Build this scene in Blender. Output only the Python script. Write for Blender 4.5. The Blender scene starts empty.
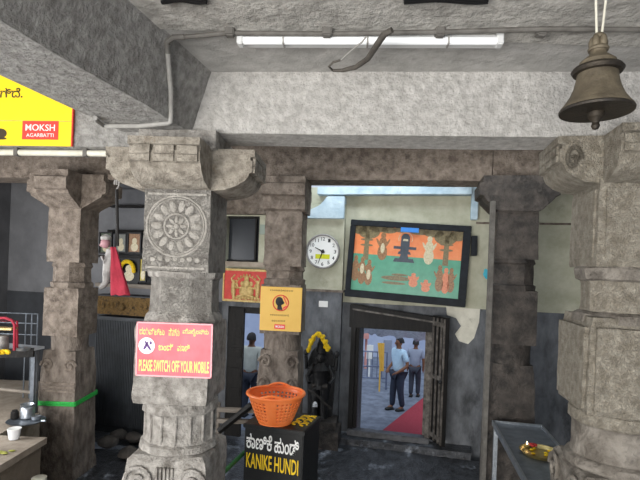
import bpy, bmesh, math, random
from math import sin, cos, pi, radians, tan, atan2, sqrt
from mathutils import Vector, Matrix, noise
random.seed(7)
S = bpy.context.scene
COL = S.collection

# ------------------------------------------------------------------ camera
CZ = 2.4; F = 480.0; PX, PY = 320.0, 271.0; ROLL = 0.037
CAM = Vector((0, 0, CZ))
cd = bpy.data.cameras.new('camera'); cam = bpy.data.objects.new('camera', cd); COL.objects.link(cam)
cd.sensor_width = 36; cd.lens = 36 * F / 640; cd.shift_y = (PY - 240) / 640; cd.clip_start = 0.05; cd.clip_end = 200
cam.matrix_world = Matrix.Translation(CAM) @ Matrix.Rotation(pi / 2, 4, 'X') @ Matrix.Rotation(ROLL, 4, 'Z')
S.camera = cam
S.view_settings.view_transform = 'Standard'; S.view_settings.look = 'None'
S.view_settings.gamma = 1; S.view_settings.use_curve_mapping = False
S.view_settings.exposure = 0.42
S.cycles.use_denoising = True
S.cycles.max_bounces = 8; S.cycles.diffuse_bounces = 5

def ray(px, py):
    dx, dy = px - PX, py - PY
    u = dx * cos(ROLL) + dy * sin(ROLL); v = -dx * sin(ROLL) + dy * cos(ROLL)
    return Vector((u / F, 1, -v / F))
def at(px, py, Y): return CAM + ray(px, py) * Y
def onz(px, py, z):
    r = ray(px, py); return CAM + r * ((z - CZ) / r.z)
def zf(px, py, Y): return at(px, py, Y).z
TH = 0.2356
EX = Vector((cos(TH), -sin(TH), 0)); EY = Vector((sin(TH), cos(TH), 0))
W0 = Vector((0, 6.5, 0))
def W(px, py, off=0.0):
    r = ray(px, py); p0 = W0 - EY * off
    p = CAM + r * ((p0 - CAM).dot(EY) / r.dot(EY))
    return (p - W0).dot(EX), p.z
def WP(s, z, off=0.0): return W0 + EX * s - EY * off + Vector((0, 0, z))

# ------------------------------------------------------------------ materials
def lin(h):
    h = h.lstrip('#'); out = []
    for i in (0, 2, 4):
        c = int(h[i:i + 2], 16) / 255
        out.append(c / 12.92 if c <= .04045 else ((c + .055) / 1.055) ** 2.4)
    return (*out, 1)
def pm(name, c1, c2=None, scale=6, rough=.7, bump=0.0, metal=0.0, c3=None, spots=0.5, carve=None, emit=0, bscale=None, stretch=None, spec=.5):
    m = bpy.data.materials.new(name); m.use_nodes = True
    nt = m.node_tree; N = nt.nodes; L = nt.links; b = N['Principled BSDF']
    b.inputs['Roughness'].default_value = rough; b.inputs['Metallic'].default_value = metal
    b.inputs['Specular IOR Level'].default_value = spec
    c1 = lin(c1)
    if c2 is None and not bump and not carve:
        b.inputs['Base Color'].default_value = c1
    tc = N.new('ShaderNodeTexCoord'); vec = tc.outputs['Object']
    if stretch:
        mp = N.new('ShaderNodeMapping'); mp.inputs['Scale'].default_value = stretch; L.new(vec, mp.inputs['Vector']); vec = mp.outputs[0]
    col = None; cl = None
    if c2 is not None:
        n = N.new('ShaderNodeTexNoise'); n.inputs['Scale'].default_value = scale; n.inputs['Detail'].default_value = 9; n.inputs['Roughness'].default_value = .62
        L.new(vec, n.inputs['Vector'])
        r = N.new('ShaderNodeValToRGB'); r.color_ramp.elements[0].color = c1; r.color_ramp.elements[0].position = .36
        r.color_ramp.elements[1].color = lin(c2); r.color_ramp.elements[1].position = .66
        L.new(n.outputs['Fac'], r.inputs[0]); col = r.outputs[0]
        if c3 is not None:
            n2 = N.new('ShaderNodeTexNoise'); n2.inputs['Scale'].default_value = scale * .45; n2.inputs['Detail'].default_value = 7; n2.inputs['Roughness'].default_value = .7
            mp2 = N.new('ShaderNodeMapping'); mp2.inputs['Location'].default_value = (3.1, 7.7, 1.3); L.new(vec, mp2.inputs['Vector']); L.new(mp2.outputs[0], n2.inputs['Vector'])
            r2 = N.new('ShaderNodeValToRGB'); r2.color_ramp.elements[0].position = spots; r2.color_ramp.elements[1].position = min(1, spots + .14)
            r2.color_ramp.elements[0].color = (0, 0, 0, 1); r2.color_ramp.elements[1].color = (1, 1, 1, 1)
            L.new(n2.outputs['Fac'], r2.inputs[0])
            mx = N.new('ShaderNodeMix'); mx.data_type = 'RGBA'; L.new(r2.outputs[0], mx.inputs[0]); L.new(col, mx.inputs[6]); mx.inputs[7].default_value = lin(c3)
            col = mx.outputs[2]
    h = None
    if carve:
        sc, linec, amt = carve
        nz = N.new('ShaderNodeTexNoise'); nz.inputs['Scale'].default_value = sc * .6; nz.inputs['Detail'].default_value = 3; L.new(tc.outputs['Object'], nz.inputs['Vector'])
        add = N.new('ShaderNodeMix'); add.data_type = 'RGBA'; add.inputs[0].default_value = .18; L.new(tc.outputs['Object'], add.inputs[6]); L.new(nz.outputs['Color'], add.inputs[7])
        vo = N.new('ShaderNodeTexVoronoi'); vo.feature = 'DISTANCE_TO_EDGE'; vo.inputs['Scale'].default_value = sc; L.new(add.outputs[2], vo.inputs['Vector'])
        rr = N.new('ShaderNodeValToRGB'); rr.color_ramp.elements[0].position = .0; rr.color_ramp.elements[1].position = .09
        rr.color_ramp.elements[0].color = (1, 1, 1, 1); rr.color_ramp.elements[1].color = (0, 0, 0, 1); L.new(vo.outputs['Distance'], rr.inputs[0])
        ml = N.new('ShaderNodeMath'); ml.operation = 'MULTIPLY'; ml.inputs[1].default_value = amt; L.new(rr.outputs[0], ml.inputs[0])
        mx = N.new('ShaderNodeMix'); mx.data_type = 'RGBA'; L.new(ml.outputs[0], mx.inputs[0])
        if col: L.new(col, mx.inputs[6])
        else: mx.inputs[6].default_value = c1
        mx.inputs[7].default_value = lin(linec); col = mx.outputs[2]; cl = rr.outputs[0]
    if col: L.new(col, b.inputs['Base Color'])
    elif c2 is None: b.inputs['Base Color'].default_value = c1
    if bump:
        nb = N.new('ShaderNodeTexNoise'); nb.inputs['Scale'].default_value = bscale or scale * 4; nb.inputs['Detail'].default_value = 8; nb.inputs['Roughness'].default_value = .65
        L.new(vec, nb.inputs['Vector']); hs = nb.outputs['Fac']
        if cl:
            sb = N.new('ShaderNodeMath'); sb.operation = 'MULTIPLY_ADD'; sb.inputs[1].default_value = -.5; L.new(cl, sb.inputs[0]); L.new(hs, sb.inputs[2]); hs = sb.outputs[0]
        bp = N.new('ShaderNodeBump'); bp.inputs['Strength'].default_value = min(1, bump); bp.inputs['Distance'].default_value = .03
        L.new(hs, bp.inputs['Height']); L.new(bp.outputs[0], b.inputs['Normal'])
    if emit:
        b.inputs['Emission Color'].default_value = c1; b.inputs['Emission Strength'].default_value = emit
    return m

M = {}
M['plaster'] = pm('rough_grey_plaster', '#83817d', '#b2b0ac', 20, .9, .9, bscale=40, c3='#72706c', spots=.58)
M['plaster_light'] = pm('whitewashed_plaster', '#aba8a3', '#cfccc7', 22, .9, .9, bscale=42, c3='#989590', spots=.6)
M['ceiling'] = pm('ceiling_plaster', '#a3a19d', '#bfbdb9', 8, .9, .5, bscale=18, c3='#8d8b87', spots=.57)
M['ceiling_rough'] = pm('ceiling_rough_plaster', '#a09d97', '#cdcac3', 11, .9, 1.0, bscale=16, c3='#7b7872', spots=.58)
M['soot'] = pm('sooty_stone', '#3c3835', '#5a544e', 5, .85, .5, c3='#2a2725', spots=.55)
M['stone'] = pm('whitewashed_carved_stone', '#8d8881', '#c0bbb3', 18, .88, 1.0, c3='#69635c', spots=.6, carve=(42, '#cbc6be', .2))
M['stone_plain'] = pm('worn_whitewashed_stone', '#8b867f', '#c8c3bc', 16, .88, 1.0, c3='#625c55', spots=.58)
M['stone_cap'] = pm('capital_stone', '#867e72', '#c4bbad', 16, .88, 1.0, c3='#7d6849', spots=.63)
M['stone_right'] = pm('pale_scored_stone', '#807869', '#b0a899', 20, .88, .8, c3='#635b4f', spots=.6, carve=(38, '#bfbab2', .25))
M['stone_right_low'] = pm('brown_worn_stone', '#6b645b', '#9d968c', 10, .88, 1.0, c3='#453f39', spots=.56)
M['stone_brown'] = pm('brown_weathered_stone', '#5a5048', '#93887d', 10, .88, .9, c3='#3f3731', spots=.55, stretch=(1, 1, .5))
M['stone_dark'] = pm('dark_oiled_stone', '#2e2a27', '#544d47', 9, .65, .8, c3='#1a1816', spots=.5)
M['stone_mid'] = pm('brown_grey_stone', '#62574d', '#93877b', 12, .88, .9, c3='#483e36', spots=.57)
M['floor'] = pm('worn_wet_stone_floor', '#222326', '#4e5156', 11, .28, .7, c3='#9da3ad', spots=.56, bscale=30, stretch=(1, .6, 1))
M['cream'] = pm('dirty_cream_wall_paint', '#a3a28c', '#bfbeaa', 4, .8, .15, c3='#8c8a76', spots=.58)
M['wainscot'] = pm('stained_grey_wall_paint', '#44474a', '#72757a', 6, .7, .3, c3='#2a2c2f', spots=.55, stretch=(1, 1, .5))
M['bluewash'] = pm('pale_blue_wash', '#9db3bf', '#c3d3da', 5, .8, .2, c3='#7d8c96', spots=.6)
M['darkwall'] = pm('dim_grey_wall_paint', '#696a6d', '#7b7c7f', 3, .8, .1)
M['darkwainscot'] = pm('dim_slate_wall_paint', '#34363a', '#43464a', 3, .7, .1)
M['wood_dark'] = pm('old_black_wood', '#0c0b0a', '#1b1816', 10, .5, .4, c3='#38332e', spots=.68, stretch=(3, 3, .3), spec=.3)
M['wood_grey'] = pm('weathered_grey_wood', '#6e665d', '#8d857b', 9, .8, .4, stretch=(.4, 3, 3))
M['wood_edge'] = pm('rubbed_wood_edge', '#3f3b37', '#77716b', 16, .55, .3, spec=.3)
M['black_glass'] = pm('dark_window_pane', '#23272c', '#2c3036', 2, .25)
M['black_paint'] = pm('black_enamel_paint', '#111212', '#1d1e1e', 6, .45, .1)
M['yellow_ban'] = pm('yellow_banner_vinyl', '#f6cf12', '#fbd71c', 2, .5)
M['yellow_sign'] = pm('yellow_sign_board', '#d9ab45', '#e2b752', 3, .5)
M['yellow_text'] = pm('yellow_paint', '#f0c81e', None, rough=.5)
M['yellow_flower'] = pm('yellow_marigold', '#e0b400', '#f2d020', 40, .8, .4)
M['red_label'] = pm('red_label_print', '#dc3f34', None, rough=.5)
M['red_sign'] = pm('faded_red_sign_board', '#cc2f3f', '#dd5d6c', 5, .45)
M['red_board'] = pm('red_backing_board', '#b8302a', '#cf473b', 12, .6)
M['gold'] = pm('gilded_relief', '#b8995a', '#dcc389', 30, .4, .4, metal=.35)
M['gold_dull'] = pm('dull_brass_relief', '#5e4a2c', '#8a6c3c', 40, .5, .6, metal=.3, c3='#2e2418', spots=.52)
M['cream_text'] = pm('pale_yellow_lettering', '#f5e27a', None, rough=.6)
M['white'] = pm('white_enamel', '#eeeeea', None, rough=.5)
M['white_old'] = pm('old_white_paint', '#c9c6b6', '#dedbcc', 9, .6, .2, c3='#8f8b7c', spots=.62)
M['lettering_dark'] = pm('dark_brown_lettering', '#3b2f16', None, rough=.6)
M['black'] = pm('matt_black', '#101011', None, rough=.6)
M['tube'] = pm('fluorescent_tube_glass', '#f0f2f2', None, rough=.3, emit=.12)
M['batten'] = pm('white_batten_metal', '#d6d7d6', None, rough=.45)
M['steel'] = pm('brushed_steel', '#9aa0a6', '#b4bac0', 30, .35, .05, metal=.85)
M['steel_dark'] = pm('dull_grey_steel', '#5d646b', '#7b828a', 12, .3, .05, metal=.35)
M['bronze'] = pm('aged_bell_bronze', '#544c3f', '#786e5b', 9, .6, .3, metal=.25, c3='#40392f', spots=.6)
M['bronze_dark'] = pm('dark_bell_bronze', '#2b2724', '#40392f', 12, .5, .2, metal=.5)
M['brass'] = pm('polished_brass', '#9c8a52', '#c4b47e', 20, .32, .05, metal=.6)
M['cable'] = pm('dark_cable_sheath', '#3c3833', '#57524b', 20, .7, .2)
M['conduit'] = pm('grey_painted_conduit', '#8d8b86', '#a3a19c', 14, .7, .2)
M['conduit_dark'] = pm('dusty_dark_conduit', '#55524d', '#6d6a65', 14, .7, .2)
M['orange'] = pm('orange_plastic', '#f47a38', '#f88c50', 8, .4, spec=.4)
M['picture_frame'] = pm('dark_slate_frame', '#15181c', '#20252b', 14, .6, .1, spec=.2)
M['pic_orange'] = pm('painted_orange_sky', '#d9753f', '#e58a55', 9, .35)
M['pic_green'] = pm('painted_green_ground', '#3f8a6e', '#4c9a7c', 9, .35)
M['pic_brown'] = pm('painted_brown_figures', '#6a4428', '#a1794c', 60, .4)
M['pic_tree'] = pm('painted_olive_foliage', '#5b5238', '#84754f', 50, .4)
M['pic_dark'] = pm('painted_slate_stone', '#26323f', '#34424f', 20, .4)
M['pic_pale'] = pm('painted_pale_figures', '#b0a583', '#d8cdae', 60, .4)
M['pic_skin'] = pm('painted_red_figures', '#c66a48', '#d88a62', 40, .4)
M['blue_tape'] = pm('blue_adhesive_tape', '#2f7fd0', None, rough=.5)
M['cyan'] = pm('cyan_paint_splash', '#2aa5bd', '#4dbdd0', 20, .6)
M['black_stone'] = pm('oiled_black_stone', '#0e0e0f', '#242324', 14, .35, .5)
M['red_cloth'] = pm('red_cloth', '#8a182c', '#a3263b', 14, .8, .3)
M['silver'] = pm('silvered_figure', '#767371', '#a09d99', 14, .5, .3, metal=.2)
M['pink'] = pm('pink_painted_face', '#90666c', '#a98086', 20, .6)
M['green_rope'] = pm('green_nylon_rope', '#1f9a3a', '#30b54c', 60, .6, .3)
M['green_dark'] = pm('dark_green_painted_pole', '#175a2a', '#237538', 30, .6)
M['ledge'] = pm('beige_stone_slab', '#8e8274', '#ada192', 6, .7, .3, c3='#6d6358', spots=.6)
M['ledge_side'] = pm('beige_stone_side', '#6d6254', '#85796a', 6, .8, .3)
M['skin'] = pm('brown_skin', '#6b4630', '#7a523a', 12, .6)
M['hair'] = pm('black_hair', '#131215', '#1f1d22', 40, .7, .3)
M['shirt_blue'] = pm('light_blue_shirt', '#a5c4dc', '#bcd6ea', 6, .8, .2)
M['shirt_white'] = pm('off_white_shirt', '#b9bcb4', '#d0d3ca', 6, .8, .2)
M['trousers'] = pm('navy_trousers', '#1f2738', '#2c3548', 8, .8, .2)
M['trousers2'] = pm('charcoal_trousers', '#262a36', '#343a48', 8, .8, .2)
M['out_ground'] = pm('blue_grey_granite_paving', '#545c6b', '#7b8392', 5, .6, .4, c3='#959daa', spots=.6)
M['out_wall'] = pm('pale_blue_facade', '#a3aec8', '#b4bed5', 2, .8, .1)
M['out_wall2'] = pm('pale_lilac_panel', '#7f889c', '#929bae', 3, .8)
M['carpet'] = pm('dull_red_carpet', '#8a2634', '#9c3342', 30, .95, .3)
M['tarp'] = pm('silver_plastic_sheet', '#8d97ab', '#eef2f8', 26, .3, 1.0, bscale=24, c3='#525d73', spots=.52)
_t = M['tarp'].node_tree; _tr = _t.nodes.new('ShaderNodeBsdfTranslucent'); _tr.inputs['Color'].default_value = lin('#eef3fb'); _mx = _t.nodes.new('ShaderNodeMixShader'); _mx.inputs[0].default_value = .3
_t.links.new(_t.nodes['Principled BSDF'].outputs[0], _mx.inputs[1]); _t.links.new(_tr.outputs[0], _mx.inputs[2]); _t.links.new(_mx.outputs[0], _t.nodes['Material Output'].inputs[0])
M['barrier'] = pm('grey_barrier_metal', '#5d6780', '#717b95', 14, .4, metal=.3)
M['marble_white'] = pm('white_plastic', '#dcdde0', None, rough=.4)
M['rose'] = pm('deep_red_petals', '#8e1a1c', '#b32c26', 40, .7)
M['flame'] = pm('small_lamp_flame', '#ffd9a0', None, emit=6)

# ------------------------------------------------------------------ mesh helpers
class MB:
    def __init__(s): s.bm = bmesh.new(); s.mats = []; s.cur = 0
    def mat(s, m):
        if m not in s.mats: s.mats.append(m)
        s.cur = s.mats.index(m); return s
    def _face(s, vs):
        try:
            f = s.bm.faces.new(vs); f.material_index = s.cur; return f
        except ValueError: return None
    def box(s, a, b, T=None):
        v = []
        for z in (a[2], b[2]):
            for x, y in ((a[0], a[1]), (b[0], a[1]), (b[0], b[1]), (a[0], b[1])):
                p = Vector((x, y, z)); v.append(s.bm.verts.new(T @ p if T else p))
        for q in ((0, 3, 2, 1), (4, 5, 6, 7), (0, 1, 5, 4), (1, 2, 6, 5), (2, 3, 7, 6), (3, 0, 4, 7)): s._face([v[i] for i in q])
        return s
    def hexa(s, pts):      # 8 points: bottom 4, top 4
        v = [s.bm.verts.new(p) for p in pts]
        for q in ((0, 3, 2, 1), (4, 5, 6, 7), (0, 1, 5, 4), (1, 2, 6, 5), (2, 3, 7, 6), (3, 0, 4, 7)): s._face([v[i] for i in q])
        return s
    def rings(s, rs, closed=False, cap=True):
        vs = [[s.bm.verts.new(p) for p in r] for r in rs]
        n = len(rs[0]); m = len(vs)
        for i in range(m if closed else m - 1):
            a, b = vs[i], vs[(i + 1) % m]
            for j in range(n): s._face([a[j], a[(j + 1) % n], b[(j + 1) % n], b[j]])
        if cap and not closed:
            s._face(list(reversed(vs[0]))); s._face(vs[-1])
        return s
    def tube(s, pts, r, n=10, closed=False, cap=True):
        pts = [Vector(p) for p in pts]; rs = r if isinstance(r, (list, tuple)) else [r] * len(pts)
        out = []; up = None
        for i, p in enumerate(pts):
            if closed: t = pts[(i + 1) % len(pts)] - pts[i - 1]
            else: t = pts[min(i + 1, len(pts) - 1)] - pts[max(i - 1, 0)]
            t.normalize()
            if up is None: up = Vector((0, 0, 1)) if abs(t.z) < .9 else Vector((1, 0, 0))
            a = t.cross(up)
            if a.length < 1e-4: a = t.cross(Vector((0, 1, 0.01)))
            a.normalize(); b = a.cross(t).normalized(); up = b
            out.append([p + (a * cos(2 * pi * k / n) + b * sin(2 * pi * k / n)) * rs[i] for k in range(n)])
        return s.rings(out, closed, cap)
    def lathe(s, prof, n=32, c=(0, 0, 0), T=None):
        c = Vector(c); out = []
        for r, z in prof:
            ring = [Vector((max(r, 1e-4) * cos(2 * pi * k / n), max(r, 1e-4) * sin(2 * pi * k / n), z)) + c for k in range(n)]
            out.append([T @ p for p in ring] if T else ring)
        return s.rings(out)
    def ball(s, c, r, n=12, T=None):
        r = r if isinstance(r, (list, tuple)) else (r, r, r); c = Vector(c); out = []
        m = max(5, n // 2 + 1)
        for i in range(m):
            ph = -pi / 2 + pi * i / (m - 1); rr = max(cos(ph), .02)
            ring = [Vector((r[0] * rr * cos(2 * pi * k / n), r[1] * rr * sin(2 * pi * k / n), r[2] * sin(ph))) for k in range(n)]
            out.append([(T @ p if T else p) + c for p in ring])
        return s.rings(out)
    def prism(s, poly, d0, d1, T=None):     # polygon in x,z extruded along y
        a = [Vector((x, d0, z)) for x, z in poly]; b = [Vector((x, d1, z)) for x, z in poly]
        if T: a = [T @ p for p in a]; b = [T @ p for p in b]
        return s.rings([a, b])
    def disc(s, c, rx, rz, y, th=.002, n=24, a0=0):  # thin ellipse plate facing -y
        return s.prism([(c[0] + rx * cos(2 * pi * k / n) * cos(a0) - rz * sin(2 * pi * k / n) * sin(a0), c[1] + rx * cos(2 * pi * k / n) * sin(a0) + rz * sin(2 * pi * k / n) * cos(a0)) for k in range(n)], y - th, y)
    def column(s, secs, n=64, dz=.03):
        """secs: (z, kind, half); kind number of sides, 0 round, 4 square; resampled up the height"""
        def rad(kind, h, a):
            if kind == 0: return h
            best = 0
            for k in range(kind):
                best = max(best, cos(a - 2 * pi * k / kind))
            return h / best
        out = []
        for i in range(len(secs) - 1):
            z0, k0, h0 = secs[i]; z1, k1, h1 = secs[i + 1]
            m = max(1, int(abs(z1 - z0) / dz))
            for q in range(m + (1 if i == len(secs) - 2 else 0)):
                t = q / m; ring = []
                for j in range(n):
                    a = 2 * pi * j / n; r = rad(k0, h0, a) * (1 - t) + rad(k1, h1, a) * t
                    ring.append(Vector((r * cos(a), r * sin(a), z0 + (z1 - z0) * t)))
                out.append(ring)
        return s.rings(out)
    def rough(s, amp, freq=9, seed=0):
        for v in s.bm.verts:
            d = noise.noise_vector((v.co + Vector((seed * 3.1, seed, seed * 1.7))) * freq)
            v.co += d * amp
        return s
    def subdiv(s, L=.12):
        for _ in range(4):
            e = [e for e in s.bm.edges if e.calc_length() > L]
            if not e: break
            bmesh.ops.subdivide_edges(s.bm, edges=e, cuts=1, use_grid_fill=True)
        return s
    def bevel(s, w, seg=2):
        bmesh.ops.bevel(s.bm, geom=list(s.bm.edges), offset=w, segments=seg, affect='EDGES', clamp_overlap=True); return s

def base_of(me):
    xs = [v.co for v in me.vertices]
    lo = [min(c[i] for c in xs) for i in range(3)]; hi = [max(c[i] for c in xs) for i in range(3)]
    return Vector(((lo[0] + hi[0]) / 2, (lo[1] + hi[1]) / 2, lo[2]))
def obj(name, mb, mat=None, parent=None, world=False, loc=None, rotz=0, smooth=35):
    bmesh.ops.recalc_face_normals(mb.bm, faces=mb.bm.faces)
    me = bpy.data.meshes.new(name); mb.bm.to_mesh(me); mb.bm.free()
    ms = [mat] if mat else mb.mats
    for m in ms: me.materials.append(M[m] if isinstance(m, str) else m)
    if mat:
        for p in me.polygons: p.material_index = 0
    return link(name, me, parent, world, loc, rotz, smooth)
def link(name, me, parent=None, world=False, loc=None, rotz=0, smooth=35):
    if smooth:
        for p in me.polygons: p.use_smooth = True
        me.set_sharp_from_angle(angle=radians(smooth))
    o = bpy.data.objects.new(name, me); COL.objects.link(o)
    if parent is not None:
        o.parent = parent
        if world:
            P = parent; mtx = Matrix.Identity(4)
            while P is not None:
                mtx = Matrix.LocRotScale(P.location, P.rotation_euler, None) @ mtx; P = P.parent
            me.transform(mtx.inverted())
    elif loc is not None:
        o.location = loc; o.rotation_euler = (0, 0, rotz)
    else:
        c = base_of(me); me.transform(Matrix.Translation(-c)); o.location = c
    return o
def tag(o, label, cat, group=None, kind=None):
    if label: o['label'] = label
    if cat: o['category'] = cat
    if group: o['group'] = group
    if kind: o['kind'] = kind
    return o
def thing(name, label, cat, loc=(0, 0, 0), rotz=0, group=None, rot=None):
    o = bpy.data.objects.new(name, None); COL.objects.link(o); o.empty_display_size = .1
    o.location = loc; o.rotation_euler = rot or (0, 0, rotz)
    return tag(o, label, cat, group)
def struct(o): o['kind'] = 'structure'; return o

def text(name, body, mat, parent, cx, cz, w, h, y=-.003, th=.002, bold=0.0, shear=0):
    cu = bpy.data.curves.new(name, 'FONT'); cu.body = body; cu.size = 1; cu.extrude = .01; cu.offset = bold; cu.resolution_u = 3; cu.shear = shear
    o = bpy.data.objects.new(name, cu); COL.objects.link(o)
    dg = bpy.context.evaluated_depsgraph_get(); dg.update()
    me = bpy.data.meshes.new_from_object(o.evaluated_get(dg)); bpy.data.objects.remove(o)
    me.name = name
    if not me.vertices: return None
    xs = [v.co.x for v in me.vertices]; ys = [v.co.y for v in me.vertices]
    x0, x1, y0, y1 = min(xs), max(xs), min(ys), max(ys)
    for v in me.vertices:
        x, yy, z = v.co
        v.co = Vector((cx + ((x - x0) / (x1 - x0) - .5) * w, y - (th if z > 0 else 0), cz + ((yy - y0) / (y1 - y0) - .5) * h))
    me.materials.clear(); me.materials.append(M[mat])
    return link(name, me, parent, smooth=0)

# ------------------------------------------------------------------ the setting
ZB = 3.165      # underside of the near beams
ZC = 3.515      # near ceiling
ZM = 3.78       # ceiling of the inner bays
ZBB = 3.375     # underside of the inner beam

m = MB()
m.box((-7, -6, -.2), (5, 6.2, 0)); m.subdiv(.5)
fl = struct(obj('floor', m, 'floor', loc=(0, 0, 0)))
# hexa helper for a wall-aligned slab: floor piece under the wall
m = MB(); m.box((-7, -.75, -.2), (6, .35, -.001)); struct(obj('floor_rear', m, 'floor', loc=W0, rotz=-TH))

# near ceiling: rough slab nearer the viewer, smooth slab beyond the conduit line
YS = onz(330, 33, ZC).y
m = MB(); m.box((-6, YS, ZC), (5, 3.1, ZM)); struct(obj('ceiling', m, 'ceiling', loc=(0, 0, 0)))
m = MB(); m.box((-6, -2.5, ZC - .012), (5, YS - .001, ZM)); struct(obj('ceiling_near', m, 'ceiling_rough', loc=(0, 0, 0)))
m = MB(); m.box((-7, -9, 0), (6, -1.0, .2)); m.box((-7, -1.0, 0), (-.55, .4, .2)); m.box((1.75, -1.0, 0), (6, .4, .2)); m.box((-.55, -.12, 0), (1.75, .4, .2))
struct(obj('ceiling_inner', m, 'soot', loc=W0 + Vector((0, 0, ZM)), rotz=-TH))

# beam running from the viewer to the near pillar (wider at its top)
m = MB()
def bx_edge(Y, xr): return xr + .235 * (Y - 2.62)
def bpt(Y, side, top):
    if side > 0: return Vector((bx_edge(Y, -.695 if top else -.80), Y, ZC if top else ZB))
    return Vector((bx_edge(Y, -1.30 if top else -1.215), Y, ZC if top else ZB))
Ya, Yb = -1.5, 2.86
m.hexa([bpt(Ya, -1, 0), bpt(Ya, 1, 0), bpt(Yb, 1, 0), bpt(Yb, -1, 0), bpt(Ya, -1, 1), bpt(Ya, 1, 1), bpt(Yb, 1, 1), bpt(Yb, -1, 1)])
m.subdiv(.1).rough(.007, 7, 1)
struct(obj('trim_1', m, 'plaster', smooth=60))
# cross beam carried by the near pillars
AB = radians(5.2)
def cb(X, d, z): return Vector((X + d * sin(AB), 2.705 - tan(AB) * (X + .2) + d * cos(AB), z))
m = MB(); m.hexa([cb(-.95, 0, ZB), cb(4.2, 0, ZB), cb(4.2, .27, ZB), cb(-.95, .27, ZB), cb(-.95, 0, ZM), cb(4.2, 0, ZM), cb(4.2, .27, ZM), cb(-.95, .27, ZM)])
m.subdiv(.1).rough(.007, 8, 2); struct(obj('trim_2', m, 'plaster_light', smooth=60))
zl = zf(100, 147, 2.8)
m = MB(); m.hexa([cb(-5, 0, zl), cb(-.955, 0, zl), cb(-.955, .25, zl), cb(-5, .25, zl), cb(-5, 0, ZM), cb(-.955, 0, ZM), cb(-.955, .25, ZM), cb(-5, .25, ZM)])
m.subdiv(.12).rough(.006, 8, 3); struct(obj('trim_3', m, 'plaster', smooth=60))
# inner cross beam on the rear pillars
AI = radians(9)
def ib(X, d, z): return Vector((X + d * sin(AI), 5.16 - tan(AI) * (X + .25) + d * cos(AI), z))
m = MB()
for xa, xb in ((-6, 1.70), (1.708, 5)):
    m.hexa([ib(xa, 0, ZBB), ib(xb, 0, ZBB), ib(xb, .36, ZBB), ib(xa, .36, ZBB), ib(xa, 0, ZM), ib(xb, 0, ZM), ib(xb, .36, ZM), ib(xa, .36, ZM)])
m.subdiv(.15).rough(.006, 6, 4); struct(obj('trim_4', m, 'stone_mid', smooth=60))

# ---- back wall with its openings
def rect(px0, py0, px1, py1, off=0):
    pm_y = (py0 + py1) / 2; pm_x = (px0 + px1) / 2
    return W(px0, pm_y, off)[0], W(pm_x, py0, off)[1], W(px1, pm_y, off)[0], W(pm_x, py1, off)[1]   # s0, ztop, s1, zbot
D1 = rect(358.5, 328, 424, 431); D2 = rect(226, 307, 268, 440); WN = rect(226, 216, 259, 262)
ZSILL = D1[3]; ZTOP = W(390, 187)[1]
zw = W(478, 309)[1]
def holes_wall(name, s0, s1, z0, z1, holes, d0, d1, mats, zsplit):
    ss = sorted({s0, s1, *[h[0] for h in holes], *[h[2] for h in holes]}); ss = [x for x in ss if s0 <= x <= s1]
    zs = sorted({z0, z1, zsplit, *[h[1] for h in holes], *[h[3] for h in holes]}); zs = [x for x in zs if z0 <= x <= z1]
    mb = MB()
    for a, b in zip(ss, ss[1:]):
        for c, d in zip(zs, zs[1:]):
            cs, czz = (a + b) / 2, (c + d) / 2
            if any(h[0] < cs < h[2] and h[3] < czz < h[1] for h in holes): continue
            mb.mat(mats[0] if czz > zsplit else mats[1]); mb.box((a, d0, c), (b, d1, d))
    return struct(obj(name, mb, None, loc=W0, rotz=-TH))
SL = W(222, 300)[0]
holes_wall('wall_back', SL, 5, -.2, ZTOP, [(D1[0], D1[1], D1[2], D1[3] - .15), (D2[0], D2[1], D2[2], 0.0), WN], 0, .35, ('cream', 'wainscot'), zw)
zwl = W(20, 291)[1]
holes_wall('wall_rear_left', -6.5, SL, -.2, ZM, [], 0.001, .35, ('darkwall', 'darkwainscot'), zwl)
m = MB(); m.box((-5.2, 1.4, -.2), (-5.0, 8.6, ZM)); struct(obj('wall_left', m, 'darkwall', loc=(0, 0, 0)))
m = MB(); m.box((4.3, -1, -.2), (4.5, 5.4, ZM)); struct(obj('wall_right', m, 'darkwall', loc=(0, 0, 0)))

# pilaster under the clock, pale blue ledge along the wall top, bracket
P = rect(302, 205, 345, 290)
m = MB(); m.mat('cream').box((P[0], -.10, P[3]), (P[2], 0, P[1])).mat('wainscot').box((P[0], -.10, 0), (P[2], 0, P[3] - .02)).mat('stone_mid').box((P[0] - .01, -.115, P[3] - .02), (P[2] + .02, 0, P[3] + .012))
struct(obj('trim_5', m, None, loc=W0, rotz=-TH))
a = rect(318, 187, 472, 195, .1)
m = MB(); m.box((a[0], -.14, a[3]), (a[2], 0, a[1] + .0)); m.bevel(.008)
struct(obj('trim_6', m, 'bluewash', loc=W0, rotz=-TH))
b = rect(319, 197, 345, 219, .1)
m = MB(); m.prism([(P[0] + .0, b[3]), (b[2], b[3]), (b[2], b[1]), (b[0] + .12, b[1]), (b[0] + .02, (b[1] + b[3]) / 2 + .02), (P[0], b[3] + .06)], -.16, 0); m.bevel(.006)
struct(obj('trim_7', m, 'bluewash', loc=W0, rotz=-TH))
b = rect(471, 187, 478, 220, .05)
m = MB(); m.box((b[0], -.1, b[3]), (b[2], 0, b[1])); m.bevel(.006); struct(obj('trim_8', m, 'bluewash', loc=W0, rotz=-TH))
# joint lines on the cream wall, right side
b = rect(476, 223, 640, 225)
m = MB(); m.box((b[0], -.012, b[3]), (b[2], 0, b[1])); struct(obj('trim_9', m, 'stone_mid', loc=W0, rotz=-TH))
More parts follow.
